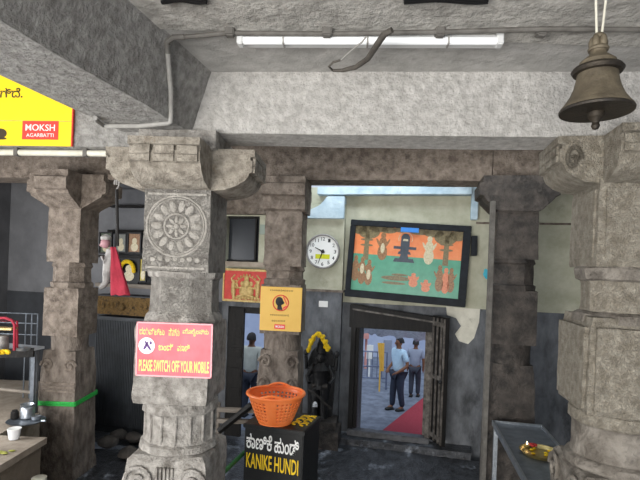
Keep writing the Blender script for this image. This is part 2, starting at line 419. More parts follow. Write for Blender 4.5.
# peeled plaster patch beside the door
pts = [(446, 306), (462, 308), (480, 309), (479, 322), (474, 338), (468, 344), (459, 341), (455, 334), (461, 326), (456, 318), (447, 315)]
m = MB(); m.prism([W(*p) for p in pts], -.012, 0); struct(obj('trim_10', m, 'white_old', loc=W0, rotz=-TH))
# lintel of the left opening and its jamb
b = rect(226, 193, 262, 215)
m = MB(); m.box((b[0] - .1, -.14, b[3]), (b[2] + .1, 0, b[1] + .3)); m.bevel(.01); struct(obj('trim_11', m, 'stone_mid', loc=W0, rotz=-TH))
b = rect(230, 262, 268, 267)
m = MB(); m.box((b[0] - .05, -.12, b[3]), (b[2], 0, b[1])); m.bevel(.008); struct(obj('trim_12', m, 'ledge', loc=W0, rotz=-TH))

# window above the left opening
w = thing('window_1', None, None, W0, -TH); struct(w)
m = MB(); m.box((WN[0], .10, WN[3]), (WN[2], .12, WN[1])); obj('window_pane', m, 'black_glass', w)
m = MB(); xs = W(254, 240)[0]
m.box((xs - .012, .05, WN[3]), (xs + .012, .10, WN[1])); m.box((WN[0], .05, WN[1] - .03), (WN[2], .10, WN[1])); m.box((WN[0], .05, WN[3]), (WN[2], .1, WN[3] + .03)); m.box((WN[2] - .03, .05, WN[3]), (WN[2], .1, WN[1]))
obj('window_frame', m, 'wood_dark', w)
# left doorway: dark leaf standing open
d = thing('door_2', None, None, W0, -TH); struct(d)
x1 = W(243, 360)[0]
m = MB(); m.box((D2[0], .02, 0.02), (D2[0] + .04, .35, D2[1])); m.box((D2[2] - .05, .02, 0.02), (D2[2], .35, D2[1])); m.box((D2[0], .02, D2[1] - .09), (D2[2], .3, D2[1])); obj('door_frame', m, 'wood_dark', d)
m = MB(); m.box((D2[0] + .04, -.02, .03), (x1, .03, D2[1] - .02))
for k in range(5): z = .3 + k * .28; m.box((D2[0] + .06, -.035, z), (x1 - .02, -.02, z + .14))
m.bevel(.006); obj('door_leaf', m, 'wood_dark', d)

# main doorway: carved frame, sill, folded leaf
d = thing('door_1', None, None, W0, -TH); struct(d)
s0, zt, s1, zb = D1
jl = W(349.5, 370, .1)[0]
m = MB(); m.box((jl, -.10, zb - .25), (s0 - .045, .1, zt + .18)); m.box((s0 - .05, -.06, zb), (s0, .3, zt)); m.bevel(.008); obj('door_jamb', m, 'wood_dark', d)
m = MB(); m.box((s1, -.05, zb), (s1 + .03, .3, zt)); m.box((s1 + .03, -.12, zb - .12), (s1 + .085, .1, zt + .06)); m.bevel(.006); obj('door_jamb', m, 'wood_edge', d)
l0 = W(350, 304, .1); l1 = W(445, 317, .1); l2 = W(350, 322, .1)
m = MB(); m.prism([(jl - .02, l0[1]), (l1[0], l1[1] - .02), (l1[0], zt - .01), (jl - .02, zt - .01)], -.14, .2); m.bevel(.008); obj('lintel', m, 'wood_dark', d)
m = MB(); m.prism([(jl + .02, l0[1] - .05), (l1[0] - .02, l1[1] - .07), (l1[0] - .02, l1[1] - .09), (jl + .02, l0[1] - .07)], -.155, -.13); obj('lintel_moulding', m, 'wood_edge', d)
m = MB(); m.box((jl, -.16, zb - .07), (s1 + .09, -.01, zb + .004)); m.bevel(.01); obj('sill', m, pm('worn_stone_sill', '#2f2f31', '#55565a', 12, .4, .3), d)
lf = W(431, 380, .1)[0]; lg = W(447.5, 380, .25)[0]
zl0 = W(438, 441, .2)[1]; zl1 = W(438, 316, .2)[1]
m = MB()
T = Matrix.Translation((lf + .02, -.12, 0)) @ Matrix.Rotation(radians(-62), 4, 'Z')
m.box((0, -.025, zl0), (.32, .025, zl1), T)
leaf = obj('door_leaf', m, 'wood_dark', d)
m = MB()
for q in (.02, .12, .22, .29):
    m.box((q, -.04, zl0 + .02), (q + .025, -.025, zl1 - .02), T)
for z in (zl0 + .05, zl0 + (zl1 - zl0) * .5, zl1 - .12): m.box((.02, -.036, z), (.31, -.024, z + .05), T)
obj('raised_moulding', m, 'wood_edge', leaf)
m = MB(); m.ball(T @ Vector((.30, -.06, (zl0 + zl1) / 2)), .025); m.tube([T @ Vector((.30, -.03, (zl0 + zl1) / 2 + .1)), T @ Vector((.30, -.05, (zl0 + zl1) / 2)), T @ Vector((.30, -.03, (zl0 + zl1) / 2 - .1))], .012); obj('latch', m, 'black', leaf)
# step in front of the door
m = MB(); q0 = W(340, 440)[0]; q1 = W(470, 440)[0]
m.box((q0, -.26, 0), (q1, -.0, zb - .075)); m.box((q0 - .55, -1.75, 0), (q1 + .1, -.26, .19)); m.subdiv(.15).rough(.008, 6, 5)
struct(obj('trim_13', m, 'floor', loc=W0, rotz=-TH))

# ------------------------------------------------------------------ pillars
def capital(mb, hs, ext, w, z0, z1, arms='xy', blocks=True, angular=False):
    h = z1 - z0
    half = [(hs, z0), (hs + (ext - hs) * .3, z0 + h * .02), (hs + (ext - hs) * .62, z0 + h * .12), (hs + (ext - hs) * .84, z0 + h * .26), (ext - .02, z0 + h * .36), (ext - .015, z0 + h * .44), (ext, z0 + h * .46), (ext, z0 + h * .72), (ext - .012, z0 + h * .74), (ext - .012, z0 + h * .82), (ext + .012, z0 + h * .84), (ext + .012, z1)]
    if angular: half = [(hs, z0), (hs + .03, z0 + h * .06), (ext - .05, z0 + h * .34), (ext - .04, z0 + h * .42), (ext, z0 + h * .46), (ext, z0 + h * .78), (ext - .03, z0 + h * .82), (ext - .03, z1)]
    poly = [(-x, z) for x, z in reversed(half)] + half
    for ax in arms:
        T = Matrix.Rotation(pi / 2, 4, 'Z') if ax == 'y' else Matrix.Identity(4)
        mb.prism(poly, -w, w, T)
        if blocks:
            for sg in (-1, 1):
                for k in (-1, 0, 1):
                    for za, zb_ in ((.46, .6), (.62, .8)):
                        x = sg * ext
                        mb.box((min(x, x + sg * .014), k * w * .66 - w * .28, z0 + h * za), (max(x, x + sg * .014), k * w * .66 + w * .28, z0 + h * zb_), T)
    return mb
def pillar(label, c, yaw, parts, cap, amp=.006, seed=0, arms='xy', angular=False):
    t = thing('stone_pillar', label, 'pillar', (c[0], c[1], 0), -yaw, 'carved stone hall pillars')
    for nm, secs, mt in parts:
        m = MB(); m.column(secs); m.rough(amp, 8, seed); m.rough(amp * .4, 30, seed + 1); obj(nm, m, mt, t, smooth=40)
    hs, ext, w, z0, z1, mt = cap
    m = MB(); capital(m, hs, ext, w, z0, z1, arms, not angular, angular); m.rough(amp * .8, 10, seed + 2); obj('capital', m, mt, t, smooth=40)
    return t

# -- near pillar on the left
YF = 2.72
def zn(y): return zf(178, y, YF)
zc0 = zf(178, 189, YF)
nl = pillar('pale carved pillar with a flower medallion and the red notice', (-.815, 2.925), radians(3), [
    ('shaft', [(zn(272), 4, .192), (zn(270), 4, .195), (zn(189), 4, .19), (zn(184), 4, .19)], 'stone'),
    ('moulding', [(zn(279), 8, .185), (zn(277.5), 8, .202), (zn(272), 8, .206), (zn(271), 8, .19)], 'stone_plain'),
    ('neck', [(zn(314), 8, .192), (zn(308), 8, .186), (zn(282), 8, .184), (zn(278), 8, .188)], 'stone'),
    ('moulding', [(zn(326), 8, .21), (zn(323), 8, .214), (zn(318), 8, .206), (zn(314), 8, .188)], 'stone_plain'),
    ('block', [(zn(405), 4, .208), (zn(400), 4, .214), (zn(330), 4, .21), (zn(325), 4, .204)], 'stone_plain'),
    ('moulding', [(zn(418), 16, .21), (zn(416), 16, .222), (zn(407), 16, .214), (zn(404), 16, .195)], 'stone_plain'),
    ('drum', [(zn(447), 16, .208), (zn(440), 16, .2), (zn(420), 16, .2), (zn(417), 16, .206)], 'stone_plain'),
    ('moulding', [(zn(457), 0, .215), (zn(455), 0, .232), (zn(449), 0, .226), (zn(446), 0, .2)], 'stone_plain'),
    ('base', [(0, 4, .27), (.3, 4, .26), (.34, 4, .235), (zn(470), 4, .232), (zn(460), 4, .225), (zn(456), 4, .2)], 'stone_plain')],
    (.19, .42, .19, zc0, zf(178, 137, 2.5), 'stone_cap'), seed=3)
m = MB(); m.box((-.22, -.24, zf(178, 137, 2.5) - .01), (.22, .24, ZB - .004)); m.subdiv(.1).rough(.006, 9, 4); obj('abacus', m, 'stone_plain', nl)
# flower medallion on the front of the shaft
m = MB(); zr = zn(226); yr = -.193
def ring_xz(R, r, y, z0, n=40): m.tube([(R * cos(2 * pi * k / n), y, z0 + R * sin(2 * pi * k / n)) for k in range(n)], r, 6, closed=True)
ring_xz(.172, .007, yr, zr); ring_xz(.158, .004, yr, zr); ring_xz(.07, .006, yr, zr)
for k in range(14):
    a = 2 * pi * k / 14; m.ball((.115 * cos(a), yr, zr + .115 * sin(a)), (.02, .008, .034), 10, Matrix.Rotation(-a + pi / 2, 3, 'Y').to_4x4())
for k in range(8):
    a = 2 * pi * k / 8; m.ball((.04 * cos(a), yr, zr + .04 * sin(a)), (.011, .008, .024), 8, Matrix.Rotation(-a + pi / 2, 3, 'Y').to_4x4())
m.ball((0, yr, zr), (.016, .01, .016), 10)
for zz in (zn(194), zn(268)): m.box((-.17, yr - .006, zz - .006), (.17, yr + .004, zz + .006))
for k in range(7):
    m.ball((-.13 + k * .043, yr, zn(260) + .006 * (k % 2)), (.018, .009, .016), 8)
obj('flower_medallion', m, pm('relief_stone_painted_light', '#9c978f', '#c3beb6', 20, .9, .8), nl)  # raised parts coloured paler, in place of shading that frontal light leaves weak
m = MB()
for k in range(16):
    a = 2 * pi * (k + .5) / 16; c_ = Vector((.203 / cos(pi / 16) * cos(a), .203 / cos(pi / 16) * sin(a), 0)); m.tube([c_ + Vector((0, 0, zn(446))), c_ + Vector((0, 0, zn(418)))], .008, 6)
obj('drum_fillet', m, 'stone_plain', nl)
# scrolls on the base
m = MB()
for sx in (-1, 1):
    pts = []
    for k in range(22):
        a = k * .42; r = .085 - .0032 * k
        pts.append((sx * (.145 + r * cos(a)), -.242, zn(480) + r * sin(a)))
    m.tube(pts, .012, 6)
for k in range(5): m.box((-.045 + k * .022 - .006, -.247, zn(500)), (-.045 + k * .022 + .006, -.23, zn(466)))
obj('scroll_carving', m, 'stone_plain', nl)

# -- near pillar on the right
YR = 2.45; psr = radians(10.5); hr = .25
cr = at(588, 350, YR); exr = Vector((cos(psr), -sin(psr), 0)); eyr = Vector((sin(psr), cos(psr), 0))
cc = cr + (exr + eyr) * hr
def zr_(y): return zf(600, y, YR + .02)
rp = pillar('broad pale scored pillar beside the hanging bell', (cc.x, cc.y), psr, [
    ('shaft', [(zr_(266), 4, .212), (zr_(262), 4, .217), (zr_(182), 4, .205), (zr_(178), 4, .205)], 'stone_right'),
    ('moulding', [(zr_(281), 8, .20), (zr_(279), 8, .218), (zr_(268), 8, .226), (zr_(265), 8, .21)], 'stone_right_low'),
    ('neck', [(zr_(315), 8, .196), (zr_(308), 8, .19), (zr_(284), 8, .192), (zr_(280), 8, .2)], 'stone_right'),
    ('moulding', [(zr_(327), 8, .222), (zr_(324), 8, .232), (zr_(316), 8, .226), (zr_(313), 8, .2)], 'stone_right_low'),
    ('block', [(zr_(416), 4, .238), (zr_(408), 4, .242), (zr_(332), 4, .235), (zr_(318), 4, .222)], 'stone_right'),
    ('moulding', [(zr_(432), 16, .225), (zr_(429), 16, .243), (zr_(418), 16, .243), (zr_(414), 16, .22)], 'stone_right'),
    ('drum', [(zr_(466), 16, .23), (zr_(455), 16, .222), (zr_(434), 16, .222), (zr_(431), 16, .232)], 'stone_right_low'),
    ('moulding', [(zr_(478), 0, .25), (zr_(475), 0, .262), (zr_(468), 0, .255), (zr_(465), 0, .235)], 'stone_right_low'),
    ('base', [(0, 4, .30), (.3, 4, .29), (.36, 4, .262), (zr_(500), 4, .26), (zr_(482), 4, .255), (zr_(477), 4, .23)], 'stone_right_low')],
    (.205, .40, .19, zf(600, 181, YR), ZB - .005, 'stone_right'), seed=6)
m = MB()
for T in (Matrix.Identity(4), Matrix.Rotation(-pi / 2, 4, 'Z')):
    hb_ = .247
    m.box((-hb_ + .035, -hb_ - .012, zr_(410)), (hb_ - .035, -hb_ + .02, zr_(328)), T)
    m.box((-.175, -.222, zr_(258)), (.175, -.20, zr_(188)), T)
m.subdiv(.08).rough(.004, 12, 9); obj('raised_panel', m, 'stone_right', rp)
m = MB()
for k in range(2):
    c0 = Vector((-.40, -.02 + .0 * k, zf(560, 163, 2.6)))
    pts = [c0 + Vector((-.02 + (.075 - .0035 * q) * cos(q * .45) * .55, -.19, (.075 - .0035 * q) * sin(q * .45))) for q in range(20)]
    m.tube([p + Vector((.08, 0, 0)) for p in pts], .011, 6)
obj('scroll_carving', m, 'stone_right', rp)
m = MB()
for sx in (-1, 1):
    pts = [(sx * (.16 + (.09 - .0034 * k) * cos(k * .42)), -.272, zr_(498) + (.09 - .0034 * k) * sin(k * .42)) for k in range(22)]
    m.tube(pts, .014, 6)
    pts = [(-.272, sx * (.16 + (.09 - .0034 * k) * cos(k * .42)), zr_(498) + (.09 - .0034 * k) * sin(k * .42)) for k in range(22)]
    m.tube(pts, .014, 6)
obj('base_scroll', m, 'stone_right_low', rp)

# -- rear pillars
def rear(label, px, Yf, half, yaw, ys, mats, cap_y, ext, seed, px_ref, arms='xy'):
    X = at(px, 240, Yf).x
    c = (X + half * sin(yaw), Yf + half * cos(yaw))
    z = lambda y: zf(px_ref, y, Yf)
    st, nk, bl, dr = mats
    y0, y1, y2, y3, y4, y5 = ys   # shaft top, shaft bottom, neck bottom, block bottom, drum bottom, base top
    h = half
    return pillar(label, c, yaw, [
        ('shaft', [(z(y1), 4, h), (z(y0 - 3), 4, h * .98)], st),
        ('moulding', [(z(y1 + 6), 8, h * .95), (z(y1 + 4), 8, h * 1.05), (z(y1), 8, h * .98)], nk),
        ('neck', [(z(y2 - 2), 8, h * .96), (z(y1 + 5), 8, h * .96)], nk),
        ('moulding', [(z(y2 + 2), 8, h * 1.05), (z(y2 - 4), 8, h * 1.08), (z(y2 - 6), 8, h * .92)], nk),
        ('block', [(z(y3), 4, h * 1.05), (z(y2 + 1), 4, h * 1.05)], bl),
        ('drum', [(z(y4), 16, h * .98), (z(y4 - 4), 16, h * .98), (z(y3 + 6), 16, h * .98), (z(y3 - 1), 16, h * 1.02)], dr),
        ('base', [(0, 4, h * 1.22), (.12, 4, h * 1.2), (.16, 4, h * 1.14), (z(y5), 4, h * 1.08), (z(y4 - 1), 4, h * .98)], dr)],
        (h, ext, h * (.95 if arms == 'xy' else 1.12), z(cap_y), ZBB - .003, st), seed=seed, arms=arms, angular=True), c
bl, blc = rear('brown pillar with a green rope tied round its foot', 63.5, 5.30, .19, radians(5), (207, 262, 287, 336, 352, 376),
    ('stone_mid', 'stone_mid', 'stone_mid', 'stone_brown'), 208, .46, 11, 62)
m = MB()
for sx in (-1, 1):
    pts = [(sx * (.13 + (.075 - .003 * k) * cos(k * .42)), -.2, zf(62, 366, 5.3) + (.08 - .0032 * k) * sin(k * .42)) for k in range(22)]
    m.tube(pts, .015, 6)
for k in range(3): m.box((-.2, -.215, zf(62, 384 + k * 4, 5.3)), (.2, -.2, zf(62, 382 + k * 4, 5.3)))
obj('scroll_carving', m, 'stone_mid', bl)
cp, cpc = rear('brown pillar carrying the yellow notice', 283, 5.05, .20, radians(6), (213, 266, 284, 334, 352, 378),
    ('stone_mid', 'stone_mid', 'stone_brown', 'stone_brown'), 211, .29, 14, 283, 'y')
m = MB()
for sx in (-1, 1):
    for q in range(2):
        pts = [(sx * (.14 + (.07 - .003 * k) * cos(k * .42)), -.215, zf(283, 362 + q * 22, 5.05) + (.075 - .003 * k) * sin(k * .42)) for k in range(22)]
        m.tube(pts, .016, 6)
obj('scroll_carving', m, 'stone_brown', cp)
br, brc = rear('soot-darkened pillar beside the steel table', 517.5, 4.55, .188, radians(11), (210, 259, 290, 345, 366, 392),
    ('stone_dark', 'stone_dark', 'stone_dark', 'stone_dark'), 211, .36, 17, 517, 'x')

# upright strip; its paler grey stands in for the dark pillar's lit side
a = at(495.5, 212, 4.5); b = at(489, 474, 4.5)
m = MB(); m.box((a.x - .05, 4.46, 0), (a.x - .01, 4.52, a.z + .1)); m.bevel(.006)
tag(obj('lit_side_strip', m, 'conduit_dark'), 'slim grey strip painted as the lit left face of the soot-darkened pillar', 'post')

# ------------------------------------------------------------------ ceiling fittings
# fluorescent batten
L0 = onz(239, 44, ZC - .05); L1 = onz(501, 44.5, ZC - .05)
ang = atan2(L1.y - L0.y, L1.x - L0.x); Lt = (L1 - L0).length
t = thing('tube_light', 'long white fluorescent tube light on the ceiling', 'light', ((L0.x + L1.x) / 2, (L0.y + L1.y) / 2, ZC), ang)
m = MB(); m.box((-Lt / 2, -.012, -.05), (Lt / 2, .042, -.002)); m.bevel(.005); obj('batten', m, 'batten', t)
m = MB(); m.tube([(-Lt / 2 + .03, -.03, -.048), (Lt / 2 - .03, -.03, -.048)], .018, 16); obj('tube', m, 'tube', t)
for sx in (-1, 1):
    m = MB(); m.box((sx * Lt / 2 - .03 if sx > 0 else -Lt / 2, -.05, -.07), (Lt / 2 if sx > 0 else -Lt / 2 + .03, .0, -.01)); m.bevel(.005); obj('end_cap', m, 'batten', t)
for f in (-.32, 0, .3):
    m = MB(); m.box((f * Lt - .004, -.048, -.068), (f * Lt + .004, .0, -.03)); obj('clip', m, 'conduit', t)
# conduit along the ceiling
zc_ = ZC - .03
pts = [onz(184, 37, zc_), onz(230, 33, zc_), onz(330, 34, zc_), onz(440, 32, zc_), onz(545, 29, zc_), onz(680, 30, zc_)]
t = thing('ceiling_conduit', 'thin grey conduit running along the ceiling above the tube light', 'conduit', pts[2])
m = MB(); m.tube(pts, .011); obj('pipe', m, 'conduit_dark', t, world=True)
for px in (230, 327, 440, 541):
    m = MB(); c = onz(px, 32.5, zc_); m.box(c - Vector((.022, .02, .02)), c + Vector((.022, .02, .03))); m.bevel(.006); obj('junction', m, 'conduit_dark', t, world=True)
# conduit dropping down the beam side
bside = lambda Y, f: bpt(Y, 1, 0).lerp(bpt(Y, 1, 1), f) + Vector((.014, 0, 0))
Yd = onz(184, 37, zc_).y
pA = onz(184, 37, zc_)
pB = at(173, 43, 2.33); 
pts = [pA, pA + Vector((-.05, 0, -.004)), bside(Yd + .02, .86), bside(Yd + .05, .75)]
low = bpt(2.55, 1, 0)
zz = ZB - .014
pts2 = [bside(2.50, .08), Vector((low.x + .004, 2.52, zz)), onz(168, 123.5, zz), onz(140, 126, zz), onz(104, 126, zz), onz(97, 121, zz), onz(95, 118, zz)]
t = thing('beam_conduit', 'grey conduit bending down the side of the plastered beam', 'conduit', pts2[3])
m = MB(); m.tube(pts, .013); obj('elbow', m, 'conduit_dark', t, world=True)
m = MB(); m.tube([pts[-1], bside(2.44, .35), pts2[0]] + pts2[1:], .012); obj('pipe', m, 'conduit', t, world=True)
# loose cable hook
zq = ZC - .11
q = [(392, 30), (384, 33), (377, 42), (368, 55), (356, 63), (342, 66.5), (333, 67), (329, 64), (333, 61), (341, 60)]
pts = [onz(*p, zq) + Vector((0, 0, -.02 * sin(i / 9 * pi))) for i, p in enumerate(q)]
t = thing('loose_cable', 'dark cable looping loose below the white tube light', 'cable', pts[4])
m = MB(); m.tube(pts[:7], [.012, .014, .014, .013, .012, .009, .007]); m.tube(pts[6:], .005); obj('sleeve', m, 'cable', t, world=True)
m = MB(); m.tube([onz(341, 60, zq - .02), onz(352, 50, zq - .01), onz(362, 42, zq), onz(366, 37, zq)], .004, 6); obj('wire', m, 'conduit', t, world=True)
# dark cable bundles at the ceiling's near edge
for i, (x0, x1, y) in enumerate(((162, 206, -1), (404, 488, -1))):
    m = MB()
    for k in range(3): m.tube([onz(x0 + (x1 - x0) * f, y + k * 1.5 - 1.5 + 1.2 * sin(f * 7 + k), ZC - .022) for f in [j / 8 for j in range(9)]], .012, 8)
    tag(obj('cable_bundle', m, 'black'), ['short black cable bundle on the ceiling near the left beam', 'longer black cable bundle on the ceiling toward the bell'][i], 'cable', 'ceiling cable bundles')

# bell
YBl = 1.85
bc = at(596, 112, YBl); s_ = YBl / F
def bz(y): return at(596, y, YBl).z
t = thing('temple_bell', 'bronze temple bell hanging from the ceiling by a rope', 'bell', (bc.x, YBl, bz(112)))
Z = lambda y: bz(y) - bz(112); R = lambda p: p * s_ * .92
m = MB(); m.lathe([(R(20), Z(74)), (R(21), Z(80)), (R(23), Z(88)), (R(27), Z(97)), (R(32), Z(104)), (R(35.5), Z(108)), (R(36), Z(111)), (R(34), Z(112)), (R(30), Z(107)), (R(25), Z(99)), (R(19), Z(88)), (R(14), Z(78)), (R(2), Z(76))], 48)
body = obj('bell_body', m, 'bronze', t)
m = MB(); m.lathe([(R(18), Z(74.5)), (R(24), Z(73.5)), (R(26), Z(70.5)), (R(24), Z(68)), (R(19), Z(67)), (R(17), Z(68))], 48); obj('shoulder_rim', m, 'bronze_dark', t)
m = MB(); m.lathe([(R(36.5), Z(112.5)), (R(37), Z(110.5)), (R(35), Z(108.5)), (R(33), Z(110)), (R(33), Z(112))], 48); obj('lip', m, 'bronze_dark', t)
m = MB(); m.lathe([(R(19), Z(69)), (R(18), Z(62)), (R(13), Z(58)), (R(9), Z(55)), (R(8), Z(52)), (R(9), Z(49))], 32); obj('crown', m, 'bronze', t)
m = MB()
for q in range(5):
    a = 2 * pi * q / 5; m.ball((R(6) * cos(a), R(6) * sin(a), Z(43)), (R(4), R(4), R(8)), 10)
m.ball((0, 0, Z(36)), (R(6), R(6), R(4)), 12); m.lathe([(R(10), Z(51)), (R(10.5), Z(49)), (R(9), Z(47)), (R(8), Z(46))], 24); obj('loop_finial', m, 'bronze', t)
m = MB(); m.tube([(0, 0, Z(80)), (0, 0, Z(104))], .006); m.lathe([(R(3), Z(104)), (R(7), Z(107)), (R(8.5), Z(112)), (R(8), Z(117)), (R(5), Z(120)), (R(3.5), Z(123)), (R(4.5), Z(126)), (R(3), Z(129)), (R(.5), Z(130))], 24); obj('clapper', m, 'bronze_dark', t)
m = MB()
for dx in (-.012, .016):
    m.tube([(dx * .6, 0, Z(38)), (dx, 0, Z(20)), (dx * 1.6, 0, ZC + .02 - t.location.z)], .0045, 8)
obj('rope', m, 'white_old', t)

# ------------------------------------------------------------------ banner and pipe on the left beam
YBn = cb(-1.6, 0, 0).y
bl_ = at(-60, 146, YBn - .02); br_ = at(73, 142.5, YBn - .02); top = at(0, 66, YBn - .02)
wB = br_.x - bl_.x; hB = .50
t = thing('yellow_banner', 'yellow incense banner with a red trade label, on the left beam', 'banner', ((bl_.x + br_.x) / 2, cb((bl_.x + br_.x) / 2, -.014, 0).y, (bl_.z + br_.z) / 2), -AB)
m = MB(); m.box((-wB / 2, -.006, 0), (wB / 2, .006, hB)); m.bevel(.002); obj('board', m, 'yellow_ban', t)
m = MB(); m.box((wB / 2 - .004, -.0075, 0), (wB / 2 + .003, .007, hB)); obj('edge_strip', m, 'red_label', t)
pxm = YBn / F
def BL(px, py): p = at(px, py, YBn - .02); return p.x - t.location.x, p.z - t.location.z
c0 = BL(40, 130)
m = MB(); m.box((c0[0] - 19 * pxm, -.0085, c0[1] - 9.2 * pxm), (c0[0] + 19 * pxm, -.006, c0[1] + 9.2 * pxm)); lab = obj('trade_label', m, 'red_label', t)
text('lettering', 'MOKSH', 'white', lab, c0[0], c0[1] + 2.6 * pxm, 31 * pxm, 6.5 * pxm, -.0085, .001, .006)
text('lettering', 'AGARBATTI', 'white', lab, c0[0], c0[1] - 5 * pxm, 29 * pxm, 3.6 * pxm, -.0085, .001, 0)
c0 = BL(3, 91)
text('lettering', 'ವಾಗಿದೆ.', 'lettering_dark', t, c0[0] - 2 * pxm, c0[1], 40 * pxm, 10 * pxm, -.006, .001, .02)
c0 = BL(-3, 132)
m = MB(); m.disc(c0, 7 * pxm, 5 * pxm, -.006, .001); m.disc((c0[0] + 2 * pxm, c0[1] - 5 * pxm), 5 * pxm, 1.2 * pxm, -.006, .001); obj('printed_emblem', m, 'lettering_dark', t)
c1 = BL(-60, 117); c2 = BL(73, 118)
m = MB(); m.box((-wB / 2, -.0068, c1[1] - .0015), (wB / 2, -.006, c1[1] + .0015)); obj('crease', m, 'gold', t)
# white pipe below
a = at(-30, 152, 2.92); b = at(107, 153.5, 2.86)
t = thing('painted_pipe', 'old white painted pipe under the beam with the banner', 'pipe', (a + b) / 2)
m = MB(); m.tube([a, b], .018, 14); obj('pipe', m, 'white_old', t, world=True)
for f in (.15, .35, .85):
    m = MB(); c = a.lerp(b, f); m.box((c.x - .012, c.y - .02, c.z - .021), (c.x + .012, c.y + .02, zl + .02)); obj('clip', m, 'conduit_dark', t, world=True)

# hook, rod and hanging figure
YH = 3.02
hk = at(117, 180, YH); he = at(117.5, 246, YH)
t = thing('hanging_rod', 'thin iron rod on a hook beside the medallion pillar', 'hook', hk)
m = MB(); m.box((hk.x - .05, YH - .02, hk.z + .0), (hk.x + .035, YH + .02, hk.z + .03)); m.tube([(hk.x, YH, hk.z + .02), (hk.x, YH, cb(hk.x, .1, zl).z + .02)], .012); obj('bracket', m, 'stone_mid', t, world=True)
m = MB(); m.tube([hk + Vector((0.0, 0, 0)) + Vector((.014 * sin(a * .5), 0, -.05 - .035 * cos(a * .5) + .03)) for a in range(0, 11)], .006, 8); m.tube([hk, hk - Vector((0, 0, .03))], .006); obj('hook_loop', m, 'silver', t, world=True)
m = MB(); m.tube([hk - Vector((0, 0, .06)), he], .011, 8); obj('rod', m, 'wood_dark', t, world=True)

s2 = YH / F
t = thing('hanging_figure', 'small silver figure with a red cloth cape, hung on the iron rod', 'figurine', at(108, 290, YH))
def FP(px, py, d=0): return at(px, py, YH + d)
m = MB(); m.tube([FP(113, 250), FP(110, 262), FP(107, 275), FP(106, 283)], [6 * s2, 6.5 * s2, 4.5 * s2, 3 * s2], 14); m.ball(FP(112, 254), (6 * s2, 6 * s2, 7 * s2), 14); m.tube([FP(106, 282), FP(103, 286), FP(100, 288)], [3 * s2, 3 * s2, 2 * s2], 10); m.tube([FP(112, 255, -.02), FP(104, 262, -.03), FP(102, 256, -.03)], [2.5 * s2, 2.2 * s2, 1.8 * s2], 8); obj('body', m, 'silver', t, world=True)
m = MB(); m.ball(FP(105.5, 243), (4.5 * s2, 5 * s2, 5.5 * s2), 14); m.ball(FP(102.5, 245), (3 * s2, 3 * s2, 2.2 * s2), 10); head = obj('head', m, 'pink', t, world=True)
m = MB(); m.lathe([(5 * s2, 0), (5.2 * s2, 3 * s2), (4 * s2, 4 * s2), (2 * s2, 5.5 * s2), (.5 * s2, 6 * s2)], 16, FP(106, 240)); obj('crown', m, 'silver', head, world=True)
m = MB(); rr = []
for k in range(9):
    f = k / 8; ring = []
    wl = 3 + 7 * f
    cxp = 113 + 7.5 * f; cyp = 247 + 48 * f
    for j in range(18):
        a = 2 * pi * j / 18
        ring.append(FP(cxp + wl * cos(a), cyp + (1.0 if k else 0) * sin(j * 2) * .8, (.02 + .008 * cos(3 * a + f * 3)) * sin(a) - .025))
    rr.append(ring)
m.rings(rr); obj('red_cape', m, 'red_cloth', t, world=True)

# ------------------------------------------------------------------ notices
# red notice on the near pillar
c = at(173.5, 377, YF - .01); wr = 77 * YF / F; hr2 = 54 * YF / F
t = thing('red_notice', 'faded red notice board about mobile phones, on the medallion pillar', 'sign', at(173.5, 377, YF - .015), 0, None, (0, -.01, -radians(3)))
m = MB(); m.box((-wr / 2, -.004, 0), (wr / 2, .004, hr2)); m.bevel(.0015); obj('board', m, 'red_sign', t)
m = MB()
for a_, b_ in (((-wr / 2, 0), (wr / 2, .008)), ((-wr / 2, hr2 - .008), (wr / 2, hr2)), ((-wr / 2, 0), (-wr / 2 + .008, hr2)), ((wr / 2 - .008, 0), (wr / 2, hr2))):
    m.box((a_[0], -.0055, a_[1]), (b_[0], -.004, b_[1]))
obj('border', m, pm('pale_pink_border', '#e9a9ae'), t)
def RN(zx, zy): return ((zx - 320) / 560 * wr, hr2 * (1 - (zy - 50) / 372))
u = wr / 560
c = RN(118, 213); m = MB(); m.disc(c, 60 * u, 60 * u, -.004, .001, 32); sy = obj('symbol', m, 'white', t)
m = MB(); m.disc((c[0] - .004, c[1] + .0), 9 * u, 34 * u, -.0052, .001, 16, -.5); m.disc((c[0] + 10 * u, c[1]), 8 * u, 42 * u, -.0052, .001, 16, .6); m.disc((c[0] + 30 * u, c[1] + 22 * u), 9 * u, 12 * u, -.0052, .001); obj('symbol_stroke', m, pm('purple_print', '#5b3a7a'), sy)
c = RN(155, 113); text('lettering', 'ದಯವಿಟ್ಟು', 'cream_text', t, c[0], c[1], 185 * u, 52 * u, -.004, .001, .012)
c = RN(318, 113); text('lettering', 'ನಿಮ್ಮ', 'cream_text', t, c[0], c[1], 80 * u, 58 * u, -.004, .001, .012)
c = RN(475, 113); text('lettering', 'ಮೊಬೈಲನ್ನು', 'cream_text', t, c[0], c[1], 190 * u, 54 * u, -.004, .001, .012)
c = RN(260, 218); text('lettering', 'ಬಂದ್', 'cream_text', t, c[0], c[1], 108 * u, 52 * u, -.004, .001, .015)
c = RN(390, 218); text('lettering', 'ಮಾಡಿ', 'cream_text', t, c[0], c[1], 92 * u, 52 * u, -.004, .001, .015)
c = RN(322, 348); text('lettering', 'PLEASE SWITCH OFF YOUR MOBILE', 'cream_text', t, c[0], c[1], 515 * u, 84 * u, -.004, .001, .018)

